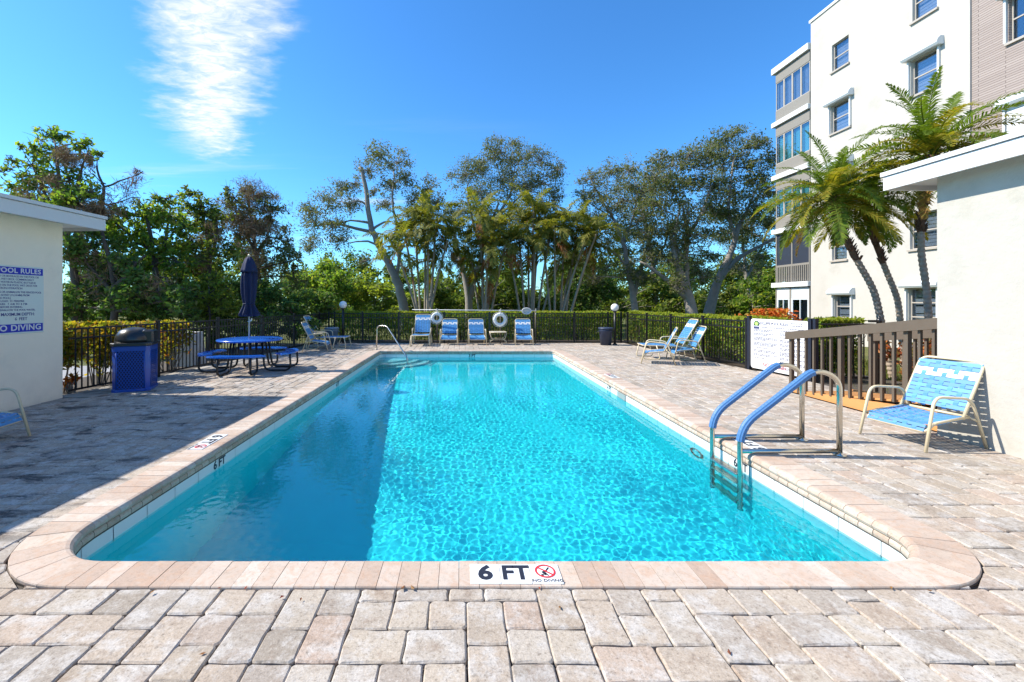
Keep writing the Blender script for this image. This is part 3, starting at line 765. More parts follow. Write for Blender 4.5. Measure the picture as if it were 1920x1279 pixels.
fence('metal_fence', 'black metal picket fence along the right between the blue chairs and the rules board', (6.58, 17.1, 0), (7.1, 10.5, 0), [.045, .27, .50, .745, 1.0])
# gate
gate = thing('metal_gate', 'black metal gate with a latch post seen through the brown railing', 'gate', (7.36, 8.62, 0))
for z in (1.19, 1.02, .1): q = MB(); q.box((.54, 0, z), (1.08, .03, .035)); q.build('rail', M_black, gate)
pm = MB(); pm.box((0, 0, .64), (.019, .017, 1.06)); pme = pm.mesh('bar', M_black)
for k in range(1, 10): link_mesh('bar', pme, gate, (k * .108, 0, 0))
q = MB(); q.box((1.16, 0, .6), (.10, .10, 1.2)); q.build('post', M_black, gate)
q = MB(); q.box((1.05, -.02, 1.255), (.19, .06, .05)); q.lathe([(.045, 0), (.05, .05), (.045, .11), (.02, .115), (.025, .15), (.018, .165), (0, .168)], 12, (1.16, -.02, 1.2)); q.build('latch', M_blackplastic, gate)

# ================================================================== RULES BOARD ON THE RIGHT
S0, S1 = Vector((7.12, 10.38, 0)), Vector((7.275, 8.83, 0)); ex = (S1 - S0).normalized(); ey = Vector((0, 0, 1)); ez = ex.cross(ey); SL = (S1 - S0).length
board = thing('rules_board', 'large white pool rules board with green tree emblem on blue black posts', 'sign', (S0.x, S0.y, 0))
BZ0, BZ1 = .04, 1.24
bm_ = MB(); rr_ = .07; out = []
for (cx, cy, a0) in ((SL - rr_, BZ0 + rr_, -PI / 2), (SL - rr_, BZ1 - rr_, 0), (rr_, BZ1 - rr_, PI / 2), (rr_, BZ0 + rr_, PI)):
    for k in range(6): t_ = a0 + PI / 2 * k / 5; out.append((cx + rr_ * math.cos(t_), cy + rr_ * math.sin(t_)))
bm_.prism(out, -.008, 0.0, 0)
M_board = mat('white_sign_board', (.82, .82, .83), .35)
me = bm_.mesh('panel', M_board); me.transform(frame((0, 0, 0), ex, ey)); link_mesh('panel', me, board)
for (s_, w) in ((-.045, .07), (SL + .045, .075), (SL + .15, .06)):
    q = MB(); q.box((s_, 0, .62), (w, .075, 1.32)); q.box((s_, 0, 1.29), (w + .012, .087, .025)); me = q.mesh('post', M_navyblack)
    me.transform(Matrix.Rotation(math.atan2(ex.y, ex.x), 4, 'Z')); link_mesh('post', me, board)
def on_board(name, me, x, z, k=.0025): me.transform(frame(ex * x + ey * z + ez * k, ex, ey)); return link_mesh(name, me, board)
on_board('lettering', text_mesh('lettering', 'RADCLIFFE POOL RULES', .088, M_ink, .02, 'CENTER', 1.0, .92), .62, 1.135)
on_board('lettering', text_mesh('lettering', 'NO DIVING', .13, M_red, .012, 'CENTER', 1.0, .95), .68, .155)
em = MB(); em.add([(.09 + .085 + .085 * math.cos(a), 1.10 + .095 * math.sin(a), 0) for a in np.linspace(-.3, PI + .3, 20)], [tuple(range(20))])
on_board('emblem', em.mesh('emblem', mat('dark_green_print', (.02, .07, .02), .5)), 0, 0)
em = MB(); em.add([(.175 + .055 * math.cos(a) * (1 + .15 * math.sin(5 * a)), 1.125 + .04 * math.sin(a) * (1 + .15 * math.cos(4 * a)), 0) for a in np.linspace(0, 2 * PI, 24)[:-1]], [tuple(range(23))])
on_board('emblem_tree', em.mesh('emblem_tree', mat('light_green_print', (.42, .70, .16), .5)), 0, 0, .004)
em = MB(); em.bx(.09, .26, 1.0, 1.055, -.0005, .0005); on_board('emblem_band', em.mesh('emblem_band', mat('slate_print', (.06, .07, .16), .5)), 0, 0, .003)
M_fine = mat('fine_print', (.13, .13, .17), .6); fp = MB(); r5 = random.Random(2)
def words(x0, x1, z, h=.019):
    x = x0
    while x < x1:
        w = .02 + r5.random() * .06; w = min(w, x1 - x)
        if w > .008: fp.bx(x, x + w, z - h / 2, z + h / 2, -.0004, .0004)
        x += w + .012
words(.32, SL - .12, 1.045); words(1.12, 1.42, 1.17, .02); words(1.10, 1.44, 1.12, .02)
for col, (xa, xb) in enumerate(((.1, .76), (.84, 1.5))):
    z = .98 if col == 0 else .99
    while z > (.27 if col == 0 else .16):
        k = r5.choice((1, 2, 2, 3))
        for i in range(k):
            words(xa, xb - (0 if i < k - 1 else r5.random() * .35), z); z -= .031
        z -= .03
o = on_board('fine_print', fp.mesh('fine_print', M_fine), 0, 0, .003); o['kind'] = 'stuff'

# ================================================================== POOL RULES SIGN ON THE LEFT
sg = thing('pool_rules_sign', 'blue and white pool rules sign screwed to the cream pool house wall', 'sign', (-6.9145, 6.53, 1.68), R(-3.5))
sw, sh = .82, 1.06                                          # local: x along the wall (towards the far end), z up
ax, ay, az = Vector((0, 1, 0)), Vector((0, 0, 1)), Vector((1, 0, 0))
def on_sign(name, me, x, z, k): me.transform(frame(ax * x + ay * z + az * k, ax, ay)); return link_mesh(name, me, sg)
q = MB(); q.bev(-sw / 2, sw / 2, -sh / 2, sh / 2, .001, .008, .006); on_sign('plate', q.mesh('plate', mat('ivory_sign_plate', (.66, .72, .66), .3)), 0, 0, 0)
for z0, z1 in ((sh / 2 - .135, sh / 2 - .025), (-sh / 2 + .028, -sh / 2 + .155)):
    q = MB(); q.bx(-sw / 2 + .02, sw / 2 - .02, z0, z1, -.0005, .0005); on_sign('blue_band', q.mesh('blue_band', M_bluesign), 0, 0, .0095)
on_sign('lettering', text_mesh('lettering', 'POOL RULES', .104, M_white, .022, 'RIGHT', 1.08), sw / 2 - .05, sh / 2 - .08, .011)
on_sign('lettering', text_mesh('lettering', 'NO DIVING', .126, M_white, .022, 'RIGHT', 1.06), sw / 2 - .045, -sh / 2 + .093, .011)
M_sink = mat('blue_ink', (.06, .07, .24), .6)
lines = ['NO FOOD OR BEVERAGES IN THE POOL OR', 'ON POOL WET DECK. COMMERCIALLY', 'BOTTLED WATER IN PLASTIC BOTTLES IS', 'ALLOWED ON THE POOL WET DECK FOR', 'POOL PATRON HYDRATION', None,
         'NO GLASS OR ANIMALS IN THE FENCED POOL', 'AREA (OR 50 FEET (15.24 MM) FROM', 'UNFENCED POOL)', 'BATHING LOAD:  23  PERSONS', 'POOL HOURS:   7  A.M. TO  8  P.M.', 'SHOWER BEFORE ENTERING.', 'DO NOT SWALLOW THE POOL WATER.']
z = sh / 2 - .168
for ln in lines:
    if ln: on_sign('lettering', text_mesh('lettering', ln, .042, M_sink, .006, 'LEFT', .95, .88), -sw / 2 + .035, z, .0095); z -= .046
    else: z -= .014
on_sign('lettering', text_mesh('lettering', 'POOL MAXIMUM DEPTH:', .066, M_sink, .012, 'LEFT', .95, .9), -sw / 2 + .035, z - .022, .0095)
on_sign('lettering', text_mesh('lettering', '6  FEET', .066, M_sink, .012, 'LEFT', .95, .9), -.02, z - .094, .0095)

# ================================================================== DEPTH MARKERS
def marker(label, o, ex, ey, txt, full=True, s=.176, slash=True):
    r = thing('depth_marker', label, 'depth marker', o)
    ex, ey = Vector(ex), Vector(ey); ez_ = ex.cross(ey)
    def put(name, me, x, y, k): me.transform(frame(ex * x + ey * y + ez_ * k, ex, ey)); return link_mesh(name, me, r)
    for k in range(3 if slash else 2):
        q = MB(); q.bev(-s / 2 + .0015, s / 2 - .0015, -s / 2, s / 2, 0, .006, .003); put('tile', q.mesh('tile', M_tile), (k - 1) * s, 0, 0)
    put('lettering', text_mesh('lettering', txt[0], s * .98, M_text, .035, 'CENTER'), -s * 1.0, 0, .0075)
    put('lettering', text_mesh('lettering', txt[1], s * .98, M_text, .03, 'CENTER', .98, .9), 0, 0, .0075)
    if slash:
        q = MB(); N = 40; R1, R0 = s * .34, s * .275; cy = s * .10
        vs = [(R1 * math.cos(2 * PI * i / N), cy + R1 * math.sin(2 * PI * i / N), 0) for i in range(N)] + [(R0 * math.cos(2 * PI * i / N), cy + R0 * math.sin(2 * PI * i / N), 0) for i in range(N)]
        q.add(vs, [(i, (i + 1) % N, (i + 1) % N + N, i + N) for i in range(N)])
        q.box((0, cy, .0), (s * .058, R0 * 2.02, .0006), rz=R(50)); put('prohibition_ring', q.mesh('prohibition_ring', M_red), s, 0, .0085)
        q = MB(); q.box((-.008, cy - .018, 0), (.02, .036, .0006), rz=.5); q.box((.012, cy + .014, 0), (.009, .05, .0006), rz=-.6); q.lathe([(.0085, 0), (0, .0006)], 10, (-.022, cy - .035, 0)); q.box((.004, cy - .03, 0), (.008, .028, .0006), rz=.7)
        put('diver', q.mesh('diver', M_text), s, 0, .0075)
        put('lettering', text_mesh('lettering', 'NO DIVING', s * .185, M_text, .012, 'CENTER', 1.05), s, -s * .375, .0075)
    return r
ZC = .0125
marker('large 6 FT no diving tiles on the near coping edge', (.322, 2.533, ZC), (1, 0, 0), (0, 1, 0), ('6', 'FT'), s=.182)
marker('6 FT tiles set in the left coping beside the shade', (-2.965, 4.93, ZC), (0, -1, 0), (1, 0, 0), ('6', 'FT'))
marker('6 FT tiles set in the right coping beneath the ladder rails', (3.315, 4.85, ZC), (0, 1, 0), (-1, 0, 0), ('6', 'FT'))
marker('small 4 FT tiles set in the right coping halfway down the pool', (3.315, 9.3, ZC), (0, 1, 0), (-1, 0, 0), ('4', 'FT'))
def wall_text(txt, o, ex):
    me = text_mesh('depth_lettering', txt, .125, M_text, .03); me.transform(frame(o, ex, (0, 0, 1))); link_mesh('depth_lettering', me, basin)
wall_text('6 FT', (PX0 - .012, 4.77, -.172), (0, 1, 0)); wall_text('4 FT', (PX0 - .012, 9.3, -.172), (0, 1, 0))
wall_text('6 FT', (PX1 + .012, 4.68, -.172), (0, -1, 0)); wall_text('4 FT', (PX1 + .012, 8.85, -.172), (0, -1, 0)); wall_text('3 FT', (.34, PY1 + .012, -.172), (1, 0, 0))

# ================================================================== RAMP AND BROWN RAILINGS
ramp = thing('ramp', 'orange painted wooden ramp beside the white pool house', 'ramp', (6.0, 5.23, 0))
n_ = 17
for k in range(n_):
    y0 = 5.25 + (7.76 - 5.25) * k / n_; y1 = y0 + (7.76 - 5.25) / n_ - .008; z = lambda y: .36 * (7.76 - y) / 2.51 + .012
    q = MB(); q.add([(6.1, y0, z(y0)), (7.15, y0, z(y0)), (7.15, y1, z(y1)), (6.1, y1, z(y1)), (6.1, y0, z(y0) - .03), (7.15, y0, z(y0) - .03), (7.15, y1, z(y1) - .03), (6.1, y1, z(y1) - .03)], [(0, 1, 2, 3), (0, 4, 5, 1), (1, 5, 6, 2), (2, 6, 7, 3), (3, 7, 4, 0)])
    q.build('plank', M_orange, ramp, True)
for X in (6.055, 7.155):
    q = MB(); q.add([(X, 7.8, .0), (X, 5.25, 0), (X, 5.25, .27), (X, 7.8, .035), (X + .04, 7.8, 0), (X + .04, 5.25, 0), (X + .04, 5.25, .27), (X + .04, 7.8, .035)], [(0, 1, 2, 3), (7, 6, 5, 4), (0, 3, 7, 4), (3, 2, 6, 7), (2, 1, 5, 6)]); q.build('side_board', M_orange, ramp, True)
def railing(label, X, ya, yb, sl, bars):
    r = thing('railing', label, 'railing', (X, ya, 0))
    zt = lambda y: 1.10 + sl * (ya - y)
    q = MB(); vs = []
    for y in (ya + .06, yb): vs += [(X + dx, y, zt(y) + dz) for dx, dz in ((-.022, -.14), (.022, -.14), (.022, 0), (-.022, 0))]
    q.add(vs, [(0, 1, 5, 4), (1, 2, 6, 5), (2, 3, 7, 6), (3, 0, 4, 7), (3, 2, 1, 0), (4, 5, 6, 7)]); q.build('handrail', M_brown, r, True)
    for k in range(bars):
        y = ya - (ya - yb) * (k + .02) / bars; post = k % 6 == 0
        w = .058 if post else .034; zb = (0 if k == 0 else .36 * (7.76 - y) / 2.51 - .02)
        q = MB(); q.bx(X + .025, X + .025 + w, y - w / 2, y + w / 2, max(0, zb), zt(y) - .05); q.build('post' if post else 'baluster', M_brown, r, True)
    return r
railing('brown wooden ramp railing nearest the pool', 6.02, 7.76, 5.24, .143, 15)
railing('brown wooden ramp railing on the far side beside the gate', 7.2, 7.4, 5.24, .143, 13)

# ================================================================== UTILITY CABINET BEYOND THE LEFT FENCE
cb = thing('utility_cabinet', 'pale grey utility cabinet standing beyond the left fence', 'utility cabinet', (-7.25, 11.2, -.1))
q = MB(); q.add([(-.3, -.3, 0), (.3, -.3, 0), (.3, .3, 0), (-.3, .3, 0), (-.3, -.3, .94), (.18, -.3, .94), (.18, .3, .94), (-.3, .3, .94)], [(0, 3, 2, 1), (4, 5, 6, 7), (0, 1, 5, 4), (1, 2, 6, 5), (2, 3, 7, 6), (3, 0, 4, 7)]); q.build('case', mat('cabinet_grey', (.50, .49, .46), .6, var=.05), cb)
q = MB(); q.bx(-.29, .2, -.312, -.302, .42, .46); q.build('seam_bar', M_concrete, cb)
# ================================================================== STRAP FURNITURE
def arc_pts(c, r, a0, a1, n, plane):
    return [tuple(Vector(c) + Vector(plane[0]) * (r * math.cos(a0 + (a1 - a0) * i / n)) + Vector(plane[1]) * (r * math.sin(a0 + (a1 - a0) * i / n))) for i in range(n + 1)]
def fillet(pts, r, n=5):
    """round the corners of a polyline"""
    pts = [Vector(p) for p in pts]; out = [pts[0]]
    for i in range(1, len(pts) - 1):
        a, b_, c = pts[i - 1], pts[i], pts[i + 1]; u = (a - b_); v = (c - b_); k = min(r, u.length * .48, v.length * .48); u.normalize(); v.normalize()
        p0, p1 = b_ + u * k, b_ + v * k
        for j in range(n + 1): t = j / n; out.append(p0 * (1 - t) ** 2 + b_ * 2 * t * (1 - t) + p1 * t * t)
    out.append(pts[-1]); return out
TR = .0155
def lattice(root, A, B, wid, n_h, n_v, hw, vw, white, nrm, sag=0.0, name='strap'):
    """woven straps: n_h cross straps from A (start) to B (end), n_v long straps interlaced"""
    A, B = Vector(A), Vector(B); d = B - A; X = Vector((1, 0, 0)); nrm = Vector(nrm).normalized()
    for i in range(n_h):
        c = A + d * ((i + .5) / n_h); k = 4
        pts = [c - X * (wid / 2 + .006) - nrm * .014] + [c + X * wid * (t - .5) + nrm * (.014 if t in (0, 1) else .014 - sag * (1 - (2 * t - 1) ** 2)) for t in (0, .2, .5, .8, 1)] + [c + X * (wid / 2 + .006) - nrm * .014]
        q = MB(); q.strip(pts, hw, d, .0025); q.build(name, M_strapw if i in white else M_strapb, root)
    for j in range(n_v):
        x = wid * ((j + 1) / (n_v + 1) - .5); pts = []; fx = 1 - (2 * (x / wid)) ** 2
        pts.append(A + X * x - nrm * .012 - d.normalized() * .004)
        for i in range(n_h):
            s_ = 1 if (i + j) % 2 else -1
            pts.append(A + d * ((i + .5) / n_h) + X * x + nrm * (.014 - sag * fx + .0055 * s_))
        pts.append(B + X * x - nrm * .012 + d.normalized() * .004)
        q = MB(); q.strip(pts, vw, X, .0025); q.build(name, M_strapb, root)

def make_armchair(label, group):
    r = thing('strap_chair', label, 'chair', (0, 0, 0), 0, group)
    hw = .30
    for s_ in (-1, 1):
        q = MB(); q.tube(fillet([(s_ * (hw + .035), .43, .0), (s_ * (hw + .022), .29, .60), (s_ * (hw + .022), -.20, .565), (s_ * (hw + .03), -.40, 0)], .11), TR, 8)
        q.build('arm_frame', M_alu, r)
    q = MB(); q.tube(fillet([(-hw, -.20, .355), (-hw, .27, .30), (-hw, .37, .21), (hw, .37, .21), (hw, .27, .30), (hw, -.20, .355), ], .05), TR, 8)
    for s_ in (-1, 1): q.tube([(s_ * hw, .27, .298), (s_ * (hw + .03), .36, .27)], .01, 6); q.tube([(s_ * hw, -.20, .355), (s_ * (hw + .025), -.30, .30)], .01, 6)
    q.tube([(-hw, -.20, .355), (hw, -.20, .355)], TR, 8); q.build('seat_frame', M_alu, r)
    q = MB(); q.tube(fillet([(-hw, -.12, .33), (-hw + .005, -.44, .965), (hw - .005, -.44, .965), (hw, -.12, .33)], .10), TR, 8)
    q.build('back_frame', M_alu, r)
    lattice(r, (0, -.17, .35), (0, .335, .28), hw * 2, 9, 5, .046, .042, (), (0, .13, 1), .03, 'seat_strap')
    lattice(r, (0, .335, .285), (0, .375, .205), hw * 2 - .03, 2, 5, .036, .042, (), (0, .9, .43), .0, 'seat_strap')
    lattice(r, (0, -.165, .41), (0, -.425, .935), hw * 2 - .006, 11, 5, .046, .043, (7, 8), (0, .89, .45), .0, 'back_strap')
    return r
def make_chaise(label, group):
    """head at -y, foot at +y"""
    r = thing('chaise_longue', label, 'chaise longue', (0, 0, 0), 0, group)
    hw = .31
    q = MB()
    q.tube(fillet([(-hw, -.55, .37), (-hw, .78, .40), (hw, .78, .40), (hw, -.55, .37)], .07), TR, 8); q.tube([(-hw, -.55, .37), (hw, -.55, .37)], TR, 8); q.build('seat_frame', M_alu, r)
    q = MB(); q.tube(fillet([(-hw + .01, -.28, .38), (-hw + .01, -.72, 1.14), (hw - .01, -.72, 1.14), (hw - .01, -.28, .38)], .10), TR, 8)
    for s_ in (-1, 1): q.tube([(s_ * (hw - .01), -.52, .80), (s_ * (hw - .02), -.60, .36)], .009, 6)
    q.build('back_frame', M_alu, r)
    for (ya, yb, za) in ((.42, .72, .40), (-.52, -.24, .375)):
        for s_ in (-1, 1):
            q = MB(); q.tube(fillet([(s_ * (hw + .02), ya, za), (s_ * (hw + .05), ya - .10, 0.013), (s_ * (hw + .05), yb + .08, 0.013), (s_ * (hw + .02), yb, za)], .09), TR, 8); q.build('leg', M_alu, r)
    for s_ in (-1, 1):
        q = MB(); q.tube(fillet([(s_ * (hw + .03), .12, .38), (s_ * (hw + .045), .10, .60), (s_ * (hw + .045), -.42, .62), (s_ * (hw + .03), -.50, .38)], .10), TR, 8); q.build('arm_frame', M_alu, r)
    lattice(r, (0, -.25, .385), (0, .77, .40), hw * 2, 18, 5, .047, .042, (), (0, -.02, 1), .03, 'seat_strap')
    lattice(r, (0, -.32, .45), (0, -.705, 1.115), hw * 2 - .02, 13, 5, .046, .04, (9, 10), (0, .866, .5), .0, 'back_strap')
    return r
CHG = 'blue strap armchairs around the pool'; LNG = 'blue strap chaise longues on the deck'
ch0 = make_armchair('large blue and white strap armchair against the white pool house wall', CHG); ch0.location = (5.45, 5.0, 0); ch0.rotation_euler.z = R(98)
for (x, y, a, lb) in ((-5.67, 4.77, -80, 'blue strap armchair cut off at the left edge beside the cream pool house'),
                      (-.49, 16.42, 178, 'blue strap armchair at the far end just right of the small life ring'),
                      (.58, 16.42, 183, 'blue strap armchair at the far end left of the frame table'),
                      (2.40, 16.42, 176, 'blue strap armchair at the far end right of the large life ring'),
                      (-4.9, 14.25, -84, 'blue strap armchair in front of the chaise longue near the grey bin'),
                      (5.3, 11.35, 66, 'blue strap armchair seen from the side in the right group facing left'),
                      (6.3, 11.85, 80, 'blue strap armchair at the back of the right group beside the fence')):
    c = copy_tree(ch0); c.location = (x, y, 0); c.rotation_euler.z = R(a); c['label'] = lb
lg0 = make_chaise('blue strap chaise longue on the left with its back raised beside the grey bin', LNG); lg0.location = (-4.85, 15.1, 0); lg0.rotation_euler.z = R(-90)
for (x, y, a, lb) in ((-1.56, 16.35, 180, 'blue strap chaise longue facing the pool beside the small life ring'),
                      (6.02, 12.3, 82, 'blue strap chaise longue with raised back in the right group by the fence')):
    c = copy_tree(lg0); c.location = (x, y, 0); c.rotation_euler.z = R(a); c['label'] = lb
# small table without a top between the far chairs
tb = thing('side_table', 'low cream tube frame table between two blue chairs at the far end', 'table', (1.40, 16.4, 0))
q = MB(); q.tube(fillet([(-.31, -.25, .48), (.31, -.25, .48), (.31, .25, .48), (-.31, .25, .48), (-.31, -.25, .48)], .05), TR, 8); q.build('top_frame', M_alu, tb)
q = MB(); q.bx(-.295, .295, -.235, .235, .474, .482); q.build('top', mat('frosted_top', (.55, .58, .55), .2), tb)
for s_ in (-1, 1):
    for f_ in (-1, 1):
        q = MB(); q.tube(fillet([(s_ * .31, f_ * .24, .47), (s_ * .27, f_ * .24, .25), (s_ * .16, f_ * .24, .21), (s_ * .30, f_ * .24, .16), (s_ * .32, f_ * .25, 0)], .05), .011, 6); q.build('leg', M_alu, tb)
for f_ in (-1, 1): q = MB(); q.tube([(-.18, f_ * .24, .215), (.18, f_ * .24, .215)], .011, 6); q.build('stretcher', M_alu, tb)

# ================================================================== POOL LADDER
ld = thing('pool_ladder', 'stainless pool ladder with blue ribbed hand grips on the right side', 'ladder', (3.0, 4.8, 0))
for Y in (4.53, 5.03):
    q = MB(); path = fillet([(2.99, Y, -1.15), (2.99, Y, .30), (3.80, Y, .93), (4.06, Y, .83), (4.06, Y, .01)], .2, 8)
    q.tube(path, .026, 12); q.tube([(2.99, Y, .045), (4.06, Y, .045)], .025, 10); rail = q.build('rail', M_steel, ld, True)
    g = MB(); gp_ = []
    pth = [p for p in path]
    # sleeve from the lower bend to the top
    acc = 0; dens = []
    for a, c in zip(pth, pth[1:]):
        n = max(1, int((c - a).length / .02))
        for i in range(n): dens.append(a + (c - a) * (i / n))
    dens = [p for p in dens if p.z > .13 and p.x < 3.80]
    N = 20; vs = []; fs = []
    for i, p in enumerate(dens):
        d = (dens[min(i + 1, len(dens) - 1)] - dens[max(i - 1, 0)]).normalized(); a_ = Vector((0, 1, 0)); b_ = d.cross(a_).normalized()
        for k in range(N):
            rad = .0355 + (.0035 if k % 2 else -.001) + (.0016 if i % 2 else 0); th = 2 * PI * k / N
            vs.append(p + (a_ * math.cos(th) + b_ * math.sin(th)) * rad)
    m = len(dens)
    for i in range(m - 1):
        for k in range(N): l = (k + 1) % N; fs.append((i * N + k, i * N + l, (i + 1) * N + l, (i + 1) * N + k))
    fs += [tuple(range(N - 1, -1, -1)), tuple((m - 1) * N + k for k in range(N))]
    g.add(vs, fs, False); g.build('grip', M_grip, rail, True)
    f = MB(); f.lathe([(.06, 0), (.06, .012), (.03, .02), (.028, .028)], 16, (4.06, Y, .0)); f.build('foot_plate', M_steel, rail, True)
for z in (-.20, -.46, -.72, -.98):
    q = MB(); q.bev(2.945, 3.035, 4.545, 5.015, z - .02, z, .008)
    for k in range(5): q.bx(2.95 + k * .018, 2.958 + k * .018, 4.56, 5.0, z + .0005, z + .004)
    q.build('tread', M_steel, ld, True)
for o in [ld] + list(ld.children): pass
# handrail over the corner steps
hr = thing('step_handrail', 'stainless grab rail over the corner steps at the far left of the pool', 'handrail', (-2.93, 14.3, 0))
q = MB(); q.tube(fillet([(-2.95, 14.55, 0), (-2.92, 14.5, .82), (-2.55, 14.25, .84), (-1.72, 13.3, -.12), (-1.72, 13.3, -.75)], .14, 6), .024, 10); q.build('rail', M_steel, hr, True)
q = MB(); q.lathe([(.06, 0), (.06, .012), (.03, .02)], 14, (-2.95, 14.55, .012)); q.build('foot_plate', M_steel, hr, True)

# ================================================================== TRASH RECEPTACLE
tr = thing('trash_receptacle', 'blue expanded metal trash receptacle with black dome lid by the left fence', 'trash bin', (-6.17, 7.97, .004), R(22))
HW = .285; BH = .85
def sq_ring(h, c):
    return [(h - c, -h), (h, -h + c), (h, h - c), (h - c, h), (-h + c, h), (-h, h - c), (-h, -h + c), (-h + c, -h)]
q = MB(); A = sq_ring(HW - .02, .07); q.prism(A[::1], .03, BH - .03, 0); q.build('liner', mat('bin_liner_dark', (.004, .006, .04), .6), tr)
q = MB()
for z0, z1, h in ((.0, .05, HW + .012), (BH - .11, BH - .015, HW + .006)): q.prism(sq_ring(h, .055), z0, z1, .008)
for (x, y) in ((1, 1), (1, -1), (-1, 1), (-1, -1)):
    q.add([(x * (HW), y * (HW - .06), .05), (x * (HW - .06), y * HW, .05), (x * (HW - .06), y * HW, BH - .11), (x * HW, y * (HW - .06), BH - .11)], [(0, 1, 2, 3)])
    q.tube([(x * (HW - .006), y * (HW - .075), .05), (x * (HW - .006), y * (HW - .075), BH - .11)], .014, 6); q.tube([(x * (HW - .075), y * (HW - .006), .05), (x * (HW - .075), y * (HW - .006), BH - .11)], .014, 6)
q.build('body', M_binblue, tr)
wv = HW - .08; z0, z1 = .05, BH - .11
for k in range(4):
    q = MB(); rot = Matrix.Rotation(k * PI / 2, 3, 'Z')
    for sgn in (-1, 1):
        for i in range(-14, 15):
            x0 = i * .047; pts = []
            # clip a diagonal line to the panel
            sl = 1.6 * sgn; xs = [x0 + (z - (z0 + z1) / 2) / sl for z in (z0, z1)]
            a, c = (xs[0], z0), (xs[1], z1)
            def clipx(a, c):
                (x1, za), (x2, zb) = a, c
                if x1 > x2: x1, za, x2, zb = x2, zb, x1, za
                if x2 <= -wv or x1 >= wv: return None
                if x1 < -wv: za += (zb - za) * (-wv - x1) / (x2 - x1); x1 = -wv
                if x2 > wv: zb = za + (zb - za) * (wv - x1) / (x2 - x1); x2 = wv
                return (x1, za), (x2, zb)
            cl = clipx(a, c)
            if not cl: continue
            p0 = rot @ Vector((cl[0][0], -HW + .002 + .001 * sgn, cl[0][1])); p1 = rot @ Vector((cl[1][0], -HW + .002 + .001 * sgn, cl[1][1]))
            if (p1 - p0).length > .01: q.strip([p0, p1], .0125, (p1 - p0).normalized().cross(rot @ Vector((0, 1, 0))), .004)
    q.build('mesh_panel', M_binblue, tr)
q = MB(); q.prism(sq_ring(HW + .035, .08), BH - .012, BH + .045, .012); lid = q.build('lid_rim', M_blackplastic, tr)
q = MB(); q.lathe([(.30, 0), (.298, .06), (.275, .14), (.225, .21), (.15, .255), (.07, .275), (0, .28)], 28, (-.02, 0, BH + .045)); q.build('dome', M_blackplastic, tr)
q = MB(); q.bev(.12, .32, -.17, .17, BH + .05, BH + .27, .03); q.build('hood', M_blackplastic, tr)

# ================================================================== ROUND BINS
def bin_(label, loc, col, lidcol, r0, r1, h):
    b_ = thing('round_bin', label, 'trash bin', loc)
    q = MB(); n = 24; q.lathe([(r0, 0), (r0 + (r1 - r0) * .8, h * .8), (r1, h * .82), (r1 + .006, h * .86), (r1, h)], n, ang=lambda t, z: 1 + .012 * math.cos(12 * t)); q.build('body', col, b_)
    q = MB(); q.lathe([(r1 + .022, h - .03), (r1 + .028, h), (r1 + .02, h + .025), (r1 * .9, h + .035), (0, h + .045)], n); q.build('lid', lidcol, b_)
    for s_ in (-1, 1): q = MB(); q.tube(fillet([(s_ * (r1 + .002), -.07, h * .8), (s_ * (r1 + .05), -.07, h * .8), (s_ * (r1 + .05), .07, h * .8), (s_ * (r1 + .002), .07, h * .8)], .03), .01, 6); q.build('handle', col, b_)
    return b_
bin_('grey blue round bin behind the chaise longue on the left', (-5.05, 16.35, 0), mat('grey_blue_plastic', (.09, .15, .22), .5), mat('grey_lid', (.16, .22, .28), .5), .20, .255, .62)
bin_('dark navy round bin beside the right lamp post', (5.5, 16.1, 0), mat('navy_plastic', (.018, .028, .06), .45), mat('slate_lid', (.035, .05, .09), .45), .20, .255, .64)

# ================================================================== GLOBE LAMPS
M_globe = mat('opal_globe', (.82, .81, .78), .25)
def lamp(label, x, y, z):
    l = thing('lamp_post', label, 'lamp', (x, y, 0), 0, 'globe lamps by the far fence')
    q = MB(); q.tube([(0, 0, 0), (0, 0, z - .13)], .042, 12); q.lathe([(.09, 0), (.085, .03), (.045, .05)], 14); q.build('post', M_black, l)
    q = MB(); q.lathe([(.05, 0), (.075, .03), (.07, .05)], 14, (0, 0, z - .175)); q.build('collar', M_black, l)
    q = MB(); q.lathe([(.148 * math.sin(a), .148 * -math.cos(a)) for a in np.linspace(0.02, PI, 16)], 24, (0, 0, z)); q.build('globe', M_globe, l)
lamp('white globe lamp on black post on the left behind the chaise longue', -4.72, 16.75, 1.53)
lamp('white globe lamp on black post on the right next to the navy bin', 5.9, 16.25, 1.43)

